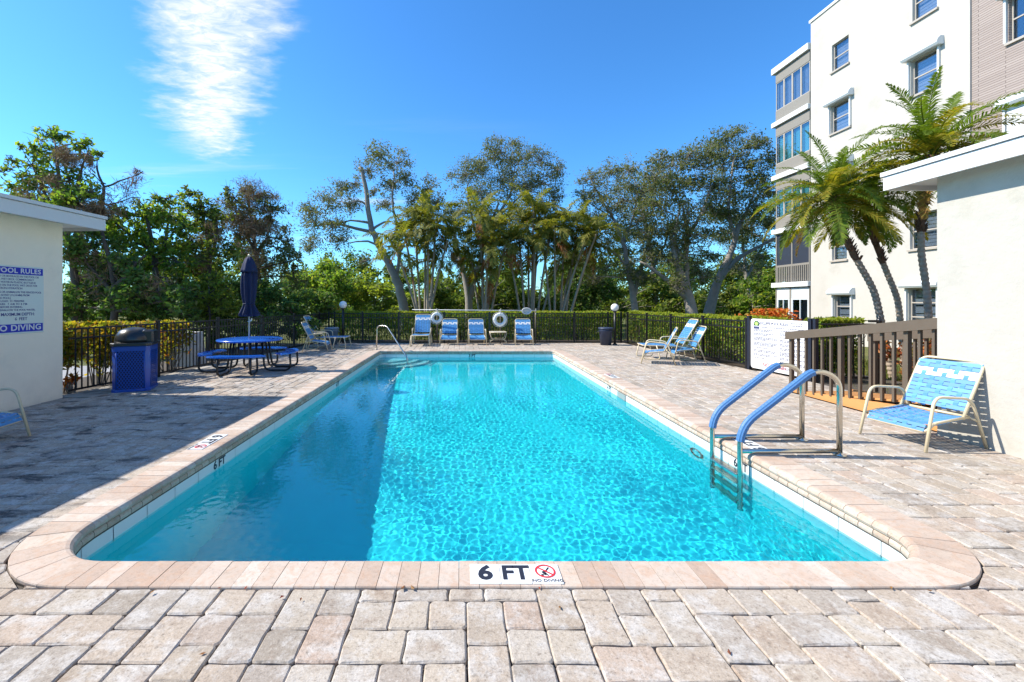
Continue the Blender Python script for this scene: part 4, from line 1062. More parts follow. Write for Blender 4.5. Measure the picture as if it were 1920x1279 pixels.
# ================================================================== LIFE RINGS, NET POLE
M_rope = mat('rope_white', (.66, .64, .58), .8)
def post(label, x, y, h):
    p = thing('hook_post', label, 'post', (x, y, 0), 0, 'thin posts that carry the rescue gear')
    q = MB(); q.tube([(0, 0, 0), (0, 0, h)], .022, 8); q.build('shaft', M_brown, p)
    q = MB(); q.tube(fillet([(0, 0, h - .03), (0, -.05, h - .03), (0, -.11, h + .0), (0, -.11, h + .05)], .03), .010, 6); q.tube(fillet([(0, 0, h - .16), (0, -.10, h - .17), (0, -.10, h - .12)], .02), .01, 6); q.build('hook', M_white, p)
GY = 16.72
post('thin brown post behind the small life ring', -.98, GY, 1.33); post('thin brown post behind the large life ring', 1.53, GY, 1.33); post('thin brown post at the net end of the pole', 2.92, GY, 1.33)
def ring(label, x, z, rad, sec):
    l = thing('life_ring', label, 'life ring', (x, GY - .13, z), 0, 'white life rings')
    q = MB(); N = 36
    for k in range(4):
        a0 = k * PI / 2 + .16; a1 = (k + 1) * PI / 2 - .16
        q.tube([(rad * math.cos(t), 0, rad * math.sin(t)) for t in np.linspace(a0 - .16, a1 + .16, 12)], sec, 10, cap=False)
    q.build('ring', M_white, l)
    for k in range(4):
        q = MB(); a = k * PI / 2; q.tube([(rad * math.cos(t), 0, rad * math.sin(t)) for t in np.linspace(a - .13, a + .13, 5)], sec + .006, 10); q.build('band', mat('band_grey', (.62, .64, .64), .5) if 'band_grey' not in bpy.data.materials else bpy.data.materials['band_grey'], l)
    q = MB(); q.tube([((rad + sec + .012 + .025 * abs(math.sin(2 * t))) * math.cos(t), -.01, (rad + sec + .012 + .025 * abs(math.sin(2 * t))) * math.sin(t)) for t in np.linspace(0, 2 * PI, 48)[:-1]], .007, 5, closed=True); q.build('rope', M_rope, l)
    q = MB(); q.tube([(-.03, 0, rad + sec), (-.02, .03, rad + sec + .12), (.02, .03, rad + sec + .12), (.03, 0, rad + sec)], .008, 5); q.build('hanging_loop', M_rope, l)
ring('small white life ring hanging left beside the tall blue chaise back', -.99, 1.02, .165, .062)
ring('large white life ring hanging above the frame table', 1.50, .95, .205, .068)
sn = thing('net_pole', 'long white pole with a leaf net hooked across the thin posts', 'pool net', (0, GY - .09, 1.31))
q = MB(); q.tube([(-1.96, 0, .03), (2.95, 0, -.01)], .014, 8); q.build('pole', M_white, sn)
q = MB(); q.tube([(2.55 + .18 * math.cos(t), -.03, -.02 + .125 * math.sin(t)) for t in np.linspace(0, 2 * PI, 24)[:-1]], .014, 6, closed=True); q.build('net_hoop', M_white, sn)
q = MB(); N = 20; q.add([(2.55 + .175 * math.cos(t), -.03, -.02 + .12 * math.sin(t)) for t in np.linspace(0, 2 * PI, N + 1)[:-1]] + [(2.55 + .10 * math.cos(t), .05, -.03 + .07 * math.sin(t)) for t in np.linspace(0, 2 * PI, N + 1)[:-1]], [(i, (i + 1) % N, (i + 1) % N + N, i + N) for i in range(N)] + [tuple(N + i for i in range(N))]); q.build('net', mat('net_mesh', (.62, .62, .60), .8), sn)

# ================================================================== PICNIC TABLE AND UMBRELLA
pt = thing('picnic_table', 'round blue picnic table with four attached blue benches on black tube legs', 'picnic table', (-5.12, 10.2, 0), R(8))
q = MB(); TRD = .72; q.lathe([(0, .715), (TRD - .03, .715), (TRD, .722), (TRD + .008, .74), (TRD, .757), (TRD - .03, .763), (.025, .763)], 48); q.build('top', M_bluetable, pt)
M_hole = mat('perforation_shadow', (.006, .05, .30), .5)
for k in range(4):
    rot = Matrix.Rotation(k * PI / 2, 3, 'Z')
    q = MB(); n = 12; r0, r1 = .80, 1.09; out = []
    arc = .62
    for i in range(n + 1): a = -PI / 2 - arc + 2 * arc * i / n; out.append((r1 * math.cos(a) * .98, r1 * math.sin(a)))
    inn = [(r0 * math.cos(-PI / 2 - arc * .86 + 2 * arc * .86 * i / n), r0 * math.sin(-PI / 2 - arc * .86 + 2 * arc * .86 * i / n)) for i in range(n + 1)]
    ring_ = out + inn[::-1]; vs = []
    for z, sc in ((.418, 1), (.445, 1), (.453, .985)):
        cx = 0; cy = -.95
        vs += [tuple(rot @ Vector((cx + (x - cx) * sc, cy + (y - cy) * sc, z))) for x, y in ring_]
    m = len(ring_); fs = []
    for L_ in range(2): fs += [(L_ * m + i, L_ * m + (i + 1) % m, (L_ + 1) * m + (i + 1) % m, (L_ + 1) * m + i) for i in range(m)]
    for i in range(n): fs.append((2 * m + i, 2 * m + i + 1, 2 * m + m - 2 - i, 2 * m + m - 1 - i)); fs.append((i + 1, i, m - 1 - i, m - 2 - i))
    q.add(vs, fs); bench = q.build('bench', M_bluetable, pt)
    for s_ in (-1, 1):
        q = MB(); pth = fillet([(s_ * .34, -1.0, .418), (s_ * .34, -1.02, .03), (s_ * .30, -.42, .03), (s_ * .24, -.34, .72)], .16, 6)
        q.tube([rot @ Vector(p) for p in pth], .024, 8); q.build('leg', M_black, pt)
q = MB(); q.tube([(0, 0, .02), (0, 0, .714)], .03, 10); q.tube(fillet([(-.3, -.3, .70), (.3, .3, .70)], .1), .02, 8); q.tube([(-.3, .3, .69), (.3, -.3, .69)], .02, 8); q.build('centre_post', M_black, pt)
um = thing('patio_umbrella', 'closed navy patio umbrella standing through the blue picnic table', 'umbrella', (-5.15, 10.2, 0))
q = MB(); q.tube([(0, 0, .05), (0, 0, 1.0), (0, 0, 1.33), (0, 0, 2.72)], .019, 10); q.build('pole', mat('grey_pole', (.34, .36, .38), .35, metal=.6), um)
q = MB(); q.tube([(-.03, 0, 1.17), (.05, 0, 1.2), (.06, 0, 1.26)], .014, 6); q.build('crank', M_white, um)
def fold(t, z):
    k = 8; ph = .5 + .5 * math.cos(k * t + .6 * z)
    flare = max(0, (1.62 - z) / .34)
    return 1 - (.30 + .18 * min(flare, 1)) * (1 - ph) + .05 * math.sin(3 * t + z * 5)
q = MB(); prf = [(.20, 1.30), (.255, 1.33), (.22, 1.40), (.17, 1.50), (.128, 1.60), (.15, 1.70), (.175, 1.85), (.188, 2.05), (.185, 2.25), (.165, 2.40)]
q.lathe(prf, 64, ang=fold); q.build('canopy', M_navy, um)
q = MB(); q.lathe([(.20, 2.36), (.19, 2.42), (.15, 2.56), (.10, 2.68), (.045, 2.735), (.0, 2.75)], 48, ang=lambda t, z: 1 - .10 * (1 - math.cos(8 * t)) / 2); q.build('canopy_vent', M_navy, um)
q = MB(); q.lathe([(.028, 2.74), (.03, 2.77), (.018, 2.80), (0, 2.81)], 12); q.build('finial', M_alu, um)
q = MB(); q.lathe([(.125, 1.585), (.14, 1.60), (.125, 1.615)], 32); q.build('tie_strap', M_navy, um)
# fallen leaves on the pavers
lv = MB(); rl = random.Random(8)
for k in range(110):
    if k < 14: x, y = rl.uniform(-2.6, 3.4), rl.uniform(1.6, 2.42) if rl.random() < .5 else 2.415
    else: x, y = rl.choice([(rl.uniform(-6.4, -3.2), rl.uniform(7.5, 13)), (rl.uniform(3.6, 6.6), rl.uniform(6, 16)), (rl.uniform(-6.6, -3.1), rl.uniform(2.5, 8))])
    s_ = rl.uniform(.006, .014); a = rl.random() * 6.28; vs = [(x + s_ * 1.6 * math.cos(a + t) * (1 if i % 2 == 0 else .5), y + s_ * 1.6 * math.sin(a + t) * (1 if i % 2 == 0 else .5), .009 + .008 * rl.random()) for i, t in enumerate((0, 1.57, 3.14, 4.71))]
    lv.add(vs, [(0, 1, 2, 3)])
tag(lv.build('fallen_leaves', leaf_mat('dead_leaf', [(.20, .06, .02), (.26, .13, .04), (.13, .06, .03), (.30, .05, .02)], .1)), kind='stuff')
# ================================================================== VEGETATION
COV = 2.8
vr = np.random.default_rng(21); rv = random.Random(17)
def unit(v): return v / np.maximum(np.linalg.norm(v, axis=1, keepdims=True), 1e-9)
def leaf_arrays(C, Ln, Wd, up=.5, hang=0.0, axis=None):
    """one folded four-cornered leaf per centre"""
    n = len(C); Ls = Ln * (.6 + .8 * vr.random((n, 1))); Ws = Wd * (.7 + .6 * vr.random((n, 1)))
    nrm = unit(vr.normal(size=(n, 3)) + np.array([0, 0, up * 1.6]))
    d = vr.normal(size=(n, 3)) + np.array([0, 0, -hang]); d = unit(d - nrm * (d * nrm).sum(1, keepdims=True))
    s = np.cross(nrm, d); f = nrm * Ws * .22
    V = np.stack([C - d * Ls * .5, C + s * Ws * .5 + f - d * Ls * .08, C + d * Ls * .5, C - s * Ws * .5 + f - d * Ls * .08], 1).reshape(-1, 3)
    return V, np.arange(4 * n).reshape(n, 4)
def leaf_obj(name, C, Ln, Wd, m, parent, up=.5, hang=0.0):
    off = np.array(origin(parent)) if parent is not None else 0
    V, Fq = leaf_arrays(np.asarray(C), Ln, Wd, up, hang)
    return link_mesh(name, mesh_np(name, V - off, Fq, m), parent)
def cloud(c, r, cov, la, nsub, flat=1.0):
    """leaf positions in a lumpy ball of radius r and the lump centres"""
    sub = unit(vr.normal(size=(nsub, 3))) * (r * .95 * vr.random((nsub, 1)) ** .45) * np.array([1, 1, .85 * flat]) + np.array(c)
    n = max(4, int(COV * cov * PI * r * r / la)); k = vr.integers(0, nsub, n)
    sig = r * (.12 + .15 * vr.random((nsub, 1)))
    P = sub[k] + vr.normal(size=(n, 3)) * sig[k] * np.array([1, 1, .75])
    return P, sub
M_bark = mat('grey_bark', (.27, .24, .205), .95, var=.35, vscale=5, bump=.8, bscale=12)
M_barkd = mat('dark_bark', (.085, .07, .055), .95, var=.35, vscale=6, bump=.8, bscale=12)
LM = dict(
    oak=leaf_mat('oak_leaf', [(0.110, 0.138, 0.050), (0.165, 0.193, 0.072), (0.209, 0.220, 0.099), (0.132, 0.154, 0.055), (0.264, 0.242, 0.121), (0.094, 0.110, 0.044)], .4),
    oakd=leaf_mat('oak_leaf_dark', [(0.086, 0.121, 0.040), (0.132, 0.167, 0.052), (0.172, 0.196, 0.069), (0.218, 0.207, 0.086), (0.069, 0.092, 0.032)], .38),
    bright=leaf_mat('bright_leaf', [(0.101, 0.193, 0.037), (0.184, 0.304, 0.055), (0.074, 0.138, 0.030), (0.276, 0.368, 0.064), (0.129, 0.202, 0.046), (0.405, 0.386, 0.074)], 0.62),
    mid=leaf_mat('mid_leaf', [(0.083, 0.141, 0.030), (0.151, 0.217, 0.044), (0.059, 0.100, 0.023), (0.208, 0.267, 0.053), (0.283, 0.275, 0.075)], 0.55),
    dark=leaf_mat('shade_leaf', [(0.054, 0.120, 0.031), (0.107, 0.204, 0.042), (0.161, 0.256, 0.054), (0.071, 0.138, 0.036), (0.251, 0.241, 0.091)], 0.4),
    lime=leaf_mat('lime_leaf', [(0.139, 0.200, 0.034), (0.246, 0.308, 0.054), (0.323, 0.354, 0.069), (0.100, 0.146, 0.028)], 0.6),
    vine=leaf_mat('dead_vine', [(0.176, 0.110, 0.075), (0.281, 0.186, 0.113), (0.124, 0.076, 0.060), (0.351, 0.254, 0.135), (0.211, 0.126, 0.105)], .1),
    hedge=leaf_mat('hedge_leaf', [(0.109, 0.214, 0.032), (0.190, 0.335, 0.043), (0.317, 0.457, 0.054), (0.079, 0.154, 0.026), (0.500, 0.500, 0.068), (0.317, 0.214, 0.054)], 0.5),
    hedget=leaf_mat('hedge_tip_leaf', [(0.246, 0.321, 0.030), (0.351, 0.371, 0.038), (0.176, 0.254, 0.030), (0.421, 0.371, 0.045)], .4),
    croton=leaf_mat('croton_leaf', [(0.097, 0.186, 0.024), (0.425, 0.353, 0.042), (0.173, 0.242, 0.029), (0.500, 0.242, 0.033), (0.500, 0.408, 0.050), (0.077, 0.131, 0.020), (0.386, 0.111, 0.033)], 0.5),
    redc=leaf_mat('red_croton_leaf', [(0.281, 0.059, 0.030), (0.421, 0.119, 0.038), (0.157, 0.051, 0.030), (0.105, 0.119, 0.030), (0.527, 0.186, 0.045)], .3),
    orange=leaf_mat('orange_croton_leaf', [(0.667, 0.169, 0.038), (0.527, 0.101, 0.030), (0.702, 0.270, 0.045), (0.211, 0.203, 0.030)], .35),
    pgreen=leaf_mat('palm_green', [(0.116, 0.188, 0.023), (0.167, 0.248, 0.030), (0.090, 0.139, 0.020), (0.231, 0.277, 0.033)], 0.5, .4),
    pyel=leaf_mat('palm_yellow', [(0.253, 0.255, 0.030), (0.356, 0.298, 0.034), (0.178, 0.213, 0.027), (0.446, 0.312, 0.041)], 0.5, .4),
    pold=leaf_mat('palm_old', [(0.330, 0.187, 0.033), (0.264, 0.121, 0.033), (0.220, 0.187, 0.033), (0.352, 0.242, 0.055)], 0.4, .5),
    areca=leaf_mat('areca_leaf', [(0.130, 0.160, 0.029), (0.208, 0.218, 0.042), (0.098, 0.128, 0.022), (0.286, 0.256, 0.050), (0.169, 0.179, 0.033), (0.338, 0.282, 0.066)], .5, .5),
    pdead=leaf_mat('palm_dead', [(.34, .12, .03), (.28, .09, .025), (.22, .13, .06), (.36, .20, .08)], .25, .7))

def tree(name, label, Y, limbs, clumps, leaf, Ln=.15, Wd=.075, cov=.8, bark=None, r0=.2, spread=1.0, group=None, extra=None, nsub=11, hang=.0, sub_r=.013, cat='tree', dead=None):
    """limbs: pixel polylines (px, py[, dY]) with start radius; clumps: (px, py, r px)"""
    base = dp(limbs[0][0][0][0], CY + (H + .1) * F / Y, Y) if limbs else dp(clumps[0][0], CY + (H + .1) * F / Y, Y)
    base.z = -.1
    t_ = thing(name, label, cat, tuple(base), 0, group)
    q = MB(); pts_all = []
    for pl, ra, rb in limbs:
        w = [dp(p[0], p[1], Y + (p[2] if len(p) > 2 else 0)) for p in pl]
        if pl is limbs[0][0]: w[0] = Vector((w[0].x, w[0].y, -.12))
        # smooth and roughen
        d = []
        for a, c in zip(w, w[1:]):
            n = max(2, int((c - a).length / .35))
            for i in range(n): d.append(a.lerp(c, i / n))
        d.append(w[-1])
        for _ in range(2): d = [d[0]] + [(d[i - 1] + d[i] * 2 + d[i + 1]) / 4 for i in range(1, len(d) - 1)] + [d[-1]]
        d = [d[0]] + [p + Vector((rv.gauss(0, .025), rv.gauss(0, .025), rv.gauss(0, .02))) for p in d[1:]]
        m = len(d); q.tube(d, [ra + (rb - ra) * (i / (m - 1)) ** .8 for i in range(m)], 8); pts_all += [(p, ra + (rb - ra) * i / (m - 1)) for i, p in enumerate(d)]
    LP = []; la = Ln * Wd * .55
    for c in clumps:
        r = c[2] * Y / F
        ctr_ = dp(c[0], c[1], Y + (c[3] if len(c) > 3 else rv.uniform(-1, 1) * spread))
        P, sub = cloud(ctr_, r, cov * (c[4] if len(c) > 4 else 1), la, nsub)
        P = P[P[:, 2] > .05]
        LP.append(P)
        if pts_all:
            best = min(pts_all, key=lambda e: (e[0] - ctr_).length + max(0, e[0].z - ctr_.z) * .6)
            a = best[0]; L = (ctr_ - a).length
            if L > .1:
                mid_ = a.lerp(ctr_, .5) + Vector((rv.uniform(-.12, .12), rv.uniform(-.12, .12), rv.uniform(-.02, .14))) * L
                ra = min(best[1] * .7, .02 + .014 * L); pth = [a.lerp(mid_, i / 4).lerp(mid_.lerp(ctr_, i / 4), i / 4) for i in range(5)]
                q.tube(pth, [ra * (1 - .12 * i) for i in range(5)], 6)
            for sb in sub:
                sb = Vector(sb); mid_ = ctr_.lerp(sb, .5) + Vector((rv.gauss(0, .08), rv.gauss(0, .08), rv.gauss(0, .08))) * r
                q.tube([ctr_, mid_, sb], [sub_r * 1.5, sub_r, sub_r * .5], 4, cap=False)
                for _ in range(4):
                    e = sb + Vector((rv.gauss(0, .3), rv.gauss(0, .3), rv.gauss(.05, .25))) * r; q.tube([sb, sb.lerp(e, .5) + Vector((0, 0, .03)), e], [sub_r * .6, sub_r * .45, sub_r * .2], 3, cap=False)
    if q.v: q.build('trunk', bark or M_bark, t_, True)
    leaf_obj('crown', np.concatenate(LP), Ln, Wd, LM[leaf], t_, .5, hang)
    if dead:
        D = []
        for c in dead: D.append(cloud(dp(c[0], c[1], Y - .3), c[2] * Y / F, c[3], .25 * .02 * .5, 14)[0])
        leaf_obj('dead_vines', np.concatenate(D), .26, .016, LM['vine'], t_, 0, .8)
    return t_

OAK = 'oak trees beyond the hedge'
tree('oak_tree', 'leaning oak with sparse crown and bare limbs left of the palm clumps', 25,
     [([(762, 592), (755, 560), (740, 515), (712, 465), (694, 420), (688, 380), (684, 345), (676, 312)], .33, .10),
      ([(697, 435), (665, 428), (625, 418), (590, 424)], .11, .04), ([(694, 418), (660, 412), (630, 418)], .09, .03), ([(697, 432), (712, 418), (730, 414)], .09, .05),
      ([(688, 385), (670, 372), (655, 385), (640, 378)], .07, .03), ([(715, 468), (690, 448), (655, 456)], .08, .03), ([(742, 520), (752, 470), (742, 420), (735, 380), (738, 320)], .13, .04), ([(752, 470), (775, 420), (800, 385)], .08, .03)],
     [(615, 375, 34), (588, 415, 36), (640, 352, 24), (655, 385, 28), (715, 292, 34), (745, 305, 30), (692, 320, 26), (735, 350, 30), (760, 335, 24), (625, 425, 30), (588, 455, 28), (640, 450, 26), (682, 490, 18), (665, 345, 20), (800, 355, 30), (775, 375, 26), (815, 380, 22), (720, 385, 22), (700, 360, 14), (578, 395, 22)],
     'oak', .15, .065, .44, group=OAK, nsub=22)
tree('oak_tree', 'tall pale green oak with a rounded crown rising behind the middle palm clump', 27,
     [([(880, 594), (880, 560), (872, 520), (858, 470), (850, 430)], .3, .1), ([(880, 560), (893, 510), (905, 470), (920, 420), (935, 380)], .2, .06), ([(905, 470), (890, 430), (880, 390), (875, 350)], .12, .04), ([(920, 420), (950, 390), (985, 360)], .12, .04), ([(935, 400), (960, 360), (965, 310)], .09, .03)],
     [(872, 330, 38), (905, 305, 38), (940, 285, 38), (975, 300, 40), (895, 360, 40), (940, 340, 46), (985, 350, 40), (1020, 345, 34), (1015, 300, 30), (868, 395, 34), (910, 405, 38), (960, 400, 40), (1010, 390, 36), (1045, 320, 24), (1040, 370, 22), (850, 420, 28), (960, 270, 18)],
     'oak', .15, .062, .44, group=OAK, nsub=22)
tree('oak_tree', 'thin grey oak with feathery crown behind the right lamp post', 26,
     [([(1193, 594), (1186, 550), (1178, 500), (1168, 455), (1150, 410)], .26, .09), ([(1188, 555), (1200, 510), (1215, 460), (1228, 420)], .16, .05), ([(1180, 505), (1160, 480), (1130, 460), (1105, 455)], .11, .03), ([(1168, 455), (1190, 400), (1195, 350)], .09, .03)],
     [(1108, 335, 26), (1145, 325, 28), (1180, 320, 30), (1095, 375, 26), (1130, 370, 36), (1170, 375, 40), (1110, 415, 34), (1150, 420, 40), (1195, 415, 38), (1125, 460, 32), (1170, 465, 28), (1205, 360, 30), (1090, 450, 24), (1140, 500, 26), (1215, 470, 24), (1085, 490, 26), (1110, 520, 24), (1180, 510, 24)],
     'oak', .15, .062, .44, group=OAK, nsub=22)
tree('oak_tree', 'big dark oak with several stout grey limbs right of the lamp post', 24.5,
     [([(1300, 596), (1297, 570), (1284, 540), (1272, 500), (1262, 470), (1258, 440)], .42, .12), ([(1296, 575), (1288, 530), (1285, 490), (1290, 440), (1282, 390)], .24, .07), ([(1290, 560), (1262, 535), (1232, 510), (1200, 490)], .20, .06), ([(1285, 490), (1265, 460), (1268, 420), (1275, 385)], .13, .04), ([(1290, 445), (1310, 410), (1330, 370), (1335, 320)], .13, .04)],
     [(1225, 335, 34), (1260, 310, 34), (1290, 290, 36), (1225, 385, 36), (1265, 360, 40), (1305, 335, 40), (1330, 290, 34), (1290, 400, 42), (1330, 385, 40), (1240, 430, 38), (1285, 450, 40), (1325, 440, 38), (1255, 490, 34), (1305, 500, 30), (1220, 480, 28), (1235, 300, 22), (1330, 480, 26), (1205, 520, 24), (1270, 530, 24), (1320, 520, 24), (1215, 440, 28)],
     'oakd', .16, .07, .50, group=OAK, nsub=20)
tree('oak_tree', 'tallest dark oak whose crown nearly touches the apartment block', 25.5,
     [([(1322, 596), (1336, 560), (1348, 520), (1368, 480), (1380, 450), (1385, 420)], .38, .12), ([(1345, 530), (1375, 490), (1415, 465), (1450, 450), (1475, 430)], .2, .05), ([(1380, 450), (1365, 410), (1368, 360), (1375, 300)], .14, .04), ([(1384, 430), (1400, 395), (1420, 350)], .12, .04)],
     [(1345, 270, 30), (1375, 255, 30), (1405, 275, 28), (1355, 310, 36), (1395, 315, 34), (1340, 350, 34), (1380, 360, 40), (1420, 335, 34), (1440, 300, 26), (1415, 385, 38), (1365, 400, 36), (1445, 360, 32), (1400, 430, 32), (1440, 420, 30), (1350, 440, 24), (1430, 480, 26, 0, .6), (1395, 505, 26, 0, .5), (1425, 270, 18)],
     'oakd', .16, .07, .55, group=OAK, nsub=20)
tree('oak_tree', 'pale oak half hidden behind the grey oak and the big dark oak', 32, [([(1232, 592), (1228, 540), (1222, 480), (1210, 420), (1200, 370)], .26, .08), ([(1225, 500), (1250, 450), (1262, 400)], .14, .04)],
     [(1180, 350, 30), (1210, 345, 34), (1190, 395, 34), (1235, 390, 36), (1210, 435, 36), (1255, 430, 34), (1240, 340, 28), (1170, 440, 28), (1230, 480, 30), (1185, 485, 28), (1275, 470, 28)], 'oak', .18, .08, .46, group=OAK, nsub=18)
tree('oak_tree', 'pale oak standing behind the gap between the tallest dark oak and the balconies', 33, [([(1405, 592), (1402, 540), (1395, 480), (1390, 430)], .24, .08), ([(1400, 520), (1425, 470), (1440, 430)], .12, .04)],
     [(1350, 400, 28), (1380, 410, 32), (1415, 415, 32), (1445, 400, 26), (1365, 450, 30), (1400, 455, 32), (1440, 450, 28), (1380, 500, 28), (1425, 505, 28)], 'oak', .18, .08, .42, group=OAK, nsub=18)
BUSH = 'bushy green trees behind the hedge'
for (lb, Y, cl, lf) in (
    ('bright green rounded tree beyond the left globe lamp', 30, [(600, 520, 40), (575, 545, 40), (625, 540, 40), (640, 525, 25), (600, 570, 40), (640, 575, 34)], 'bright'),
    ('yellow green bushy tree between the left lamp and the leaning oak', 31, [(700, 540, 36), (680, 565, 40), (720, 560, 42), (745, 580, 34), (665, 545, 26), (710, 590, 34)], 'lime'),
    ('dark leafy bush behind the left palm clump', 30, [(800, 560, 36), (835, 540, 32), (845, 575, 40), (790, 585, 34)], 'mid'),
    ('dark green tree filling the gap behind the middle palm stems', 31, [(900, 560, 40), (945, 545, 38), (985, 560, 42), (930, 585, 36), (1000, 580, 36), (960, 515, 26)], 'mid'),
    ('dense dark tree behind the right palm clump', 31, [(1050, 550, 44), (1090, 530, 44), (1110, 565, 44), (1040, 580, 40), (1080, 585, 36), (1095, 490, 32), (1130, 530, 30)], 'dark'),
    ('round mid green bush behind the thin grey oak', 32, [(1160, 570, 36), (1215, 560, 40), (1245, 575, 36), (1150, 545, 24), (1230, 535, 26)], 'mid'),
    ('shady bush between the two dark oaks', 30, [(1285, 570, 34), (1260, 580, 30), (1380, 575, 38), (1365, 555, 28), (1330, 580, 30)], 'mid'),
    ('bright green tree in front of the screened balconies', 28, [(1410, 555, 38), (1440, 540, 36), (1455, 575, 36), (1425, 580, 36), (1450, 510, 24)], 'bright')):
    tree('bushy_tree', lb, Y, [([(cl[0][0], 600), (cl[0][0] + 3, 575), (cl[0][0], cl[0][1] + 8)], .12, .05)], cl, lf, .26, .13, 1.25, group=BUSH, spread=1.2)
DENSE = 'dense trees beyond the left fence'
tree('leafy_tree', 'tall leafy tree above the left pool house draped in dry vines', 13.5,
     [([(150, 600), (145, 540), (135, 470), (120, 400), (112, 340), (105, 280)], .18, .04), ([(135, 470), (160, 420), (200, 385), (198, 345), (180, 315)], .09, .025), ([(198, 350), (225, 338), (250, 334), (270, 322)], .035, .012), ([(200, 385), (235, 372), (262, 372)], .03, .01), ([(198, 345), (172, 330), (165, 318)], .02, .008), ([(250, 334), (240, 352), (232, 362)], .015, .006), ([(120, 400), (150, 330), (165, 290)], .06, .02), ([(120, 410), (80, 360), (60, 310)], .07, .02)],
     [(98, 255, 26), (75, 285, 28), (112, 295, 30), (60, 310, 26), (150, 270, 20), (165, 290, 18), (182, 288, 10), (85, 335, 36), (130, 340, 34), (50, 355, 34), (110, 380, 40), (155, 375, 34), (30, 385, 36), (75, 400, 36), (10, 320, 14, 0, .6), (20, 300, 10, 0, .5), (170, 360, 22), (8, 388, 24), (40, 275, 8)],
     'bright', .17, .085, .85, M_barkd, group=DENSE, spread=.7, dead=[(125, 300, 26, .8), (150, 300, 22, .8), (110, 350, 40, .5), (150, 390, 40, .8), (190, 390, 34, .7), (235, 345, 30, .22), (225, 370, 30, .3), (255, 325, 10, .8), (60, 380, 40, .5)])
tree('leafy_tree', 'broad bright green tree right of the left pool house roof', 14.5,
     [([(300, 600), (296, 540), (285, 470), (275, 410)], .16, .05), ([(290, 500), (315, 440), (320, 390)], .08, .03), ([(285, 470), (240, 440), (220, 420)], .07, .03)],
     [(312, 372, 22), (285, 392, 28), (250, 405, 34), (320, 405, 30), (220, 425, 34), (280, 430, 38), (335, 430, 26), (245, 460, 40), (305, 470, 40), (270, 500, 42), (330, 490, 34), (195, 440, 26), (215, 480, 36)],
     'bright', .20, .10, .95, M_barkd, group=DENSE, spread=.8)
tree('leafy_tree', 'shaded mass of tree and creepers directly behind the trash receptacle', 13.2,
     [([(210, 600), (214, 540), (205, 480), (190, 430)], .14, .05), ([(212, 550), (170, 500), (140, 460)], .07, .03), ([(212, 540), (250, 510), (270, 480)], .07, .03)],
     [(135, 430, 36), (170, 460, 40), (140, 490, 40), (180, 510, 42), (220, 530, 42), (150, 550, 42), (200, 570, 40), (250, 560, 40), (130, 580, 40), (270, 530, 34), (240, 490, 30), (285, 575, 36), (330, 560, 36), (310, 590, 30), (350, 590, 28)],
     'dark', .16, .08, 1.1, M_barkd, group=DENSE, spread=.6, dead=[(200, 520, 50, .22), (160, 470, 40, .25), (290, 540, 40, .2)])
tree('leafy_tree', 'slender mixed green tree in the middle of the left thicket', 16,
     [([(392, 600), (390, 540), (395, 480), (385, 420), (372, 370)], .12, .04), ([(394, 480), (412, 440), (405, 400)], .06, .02)],
     [(362, 365, 22), (380, 385, 26), (400, 400, 28), (365, 415, 30), (395, 440, 36), (360, 460, 34), (410, 480, 36), (375, 500, 40), (345, 510, 30), (350, 480, 30), (355, 400, 18)],
     'mid', .17, .08, .8, M_barkd, group=DENSE, spread=.7, dead=[(400, 440, 36, .4), (380, 480, 40, .4)])
tree('leafy_tree', 'grey brown vine covered tree behind the closed umbrella', 18,
     [([(490, 600), (486, 540), (480, 470), (470, 410), (465, 360)], .18, .04), ([(482, 480), (510, 430), (505, 390)], .08, .02), ([(480, 470), (445, 420), (440, 380)], .08, .02)],
     [(468, 360, 26), (440, 372, 26), (495, 385, 30), (455, 405, 34), (510, 420, 32), (480, 435, 36), (440, 440, 32), (520, 465, 32), (470, 480, 38), (505, 500, 34), (545, 490, 24), (550, 520, 28), (420, 410, 20), (540, 455, 18, 0, .6)],
     'oakd', .16, .075, .62, M_barkd, group=DENSE, spread=.9, dead=[(470, 365, 34, .7), (495, 395, 40, .6), (460, 420, 46, .5), (500, 450, 44, .4), (430, 385, 24, .4), (475, 490, 44, .3)])
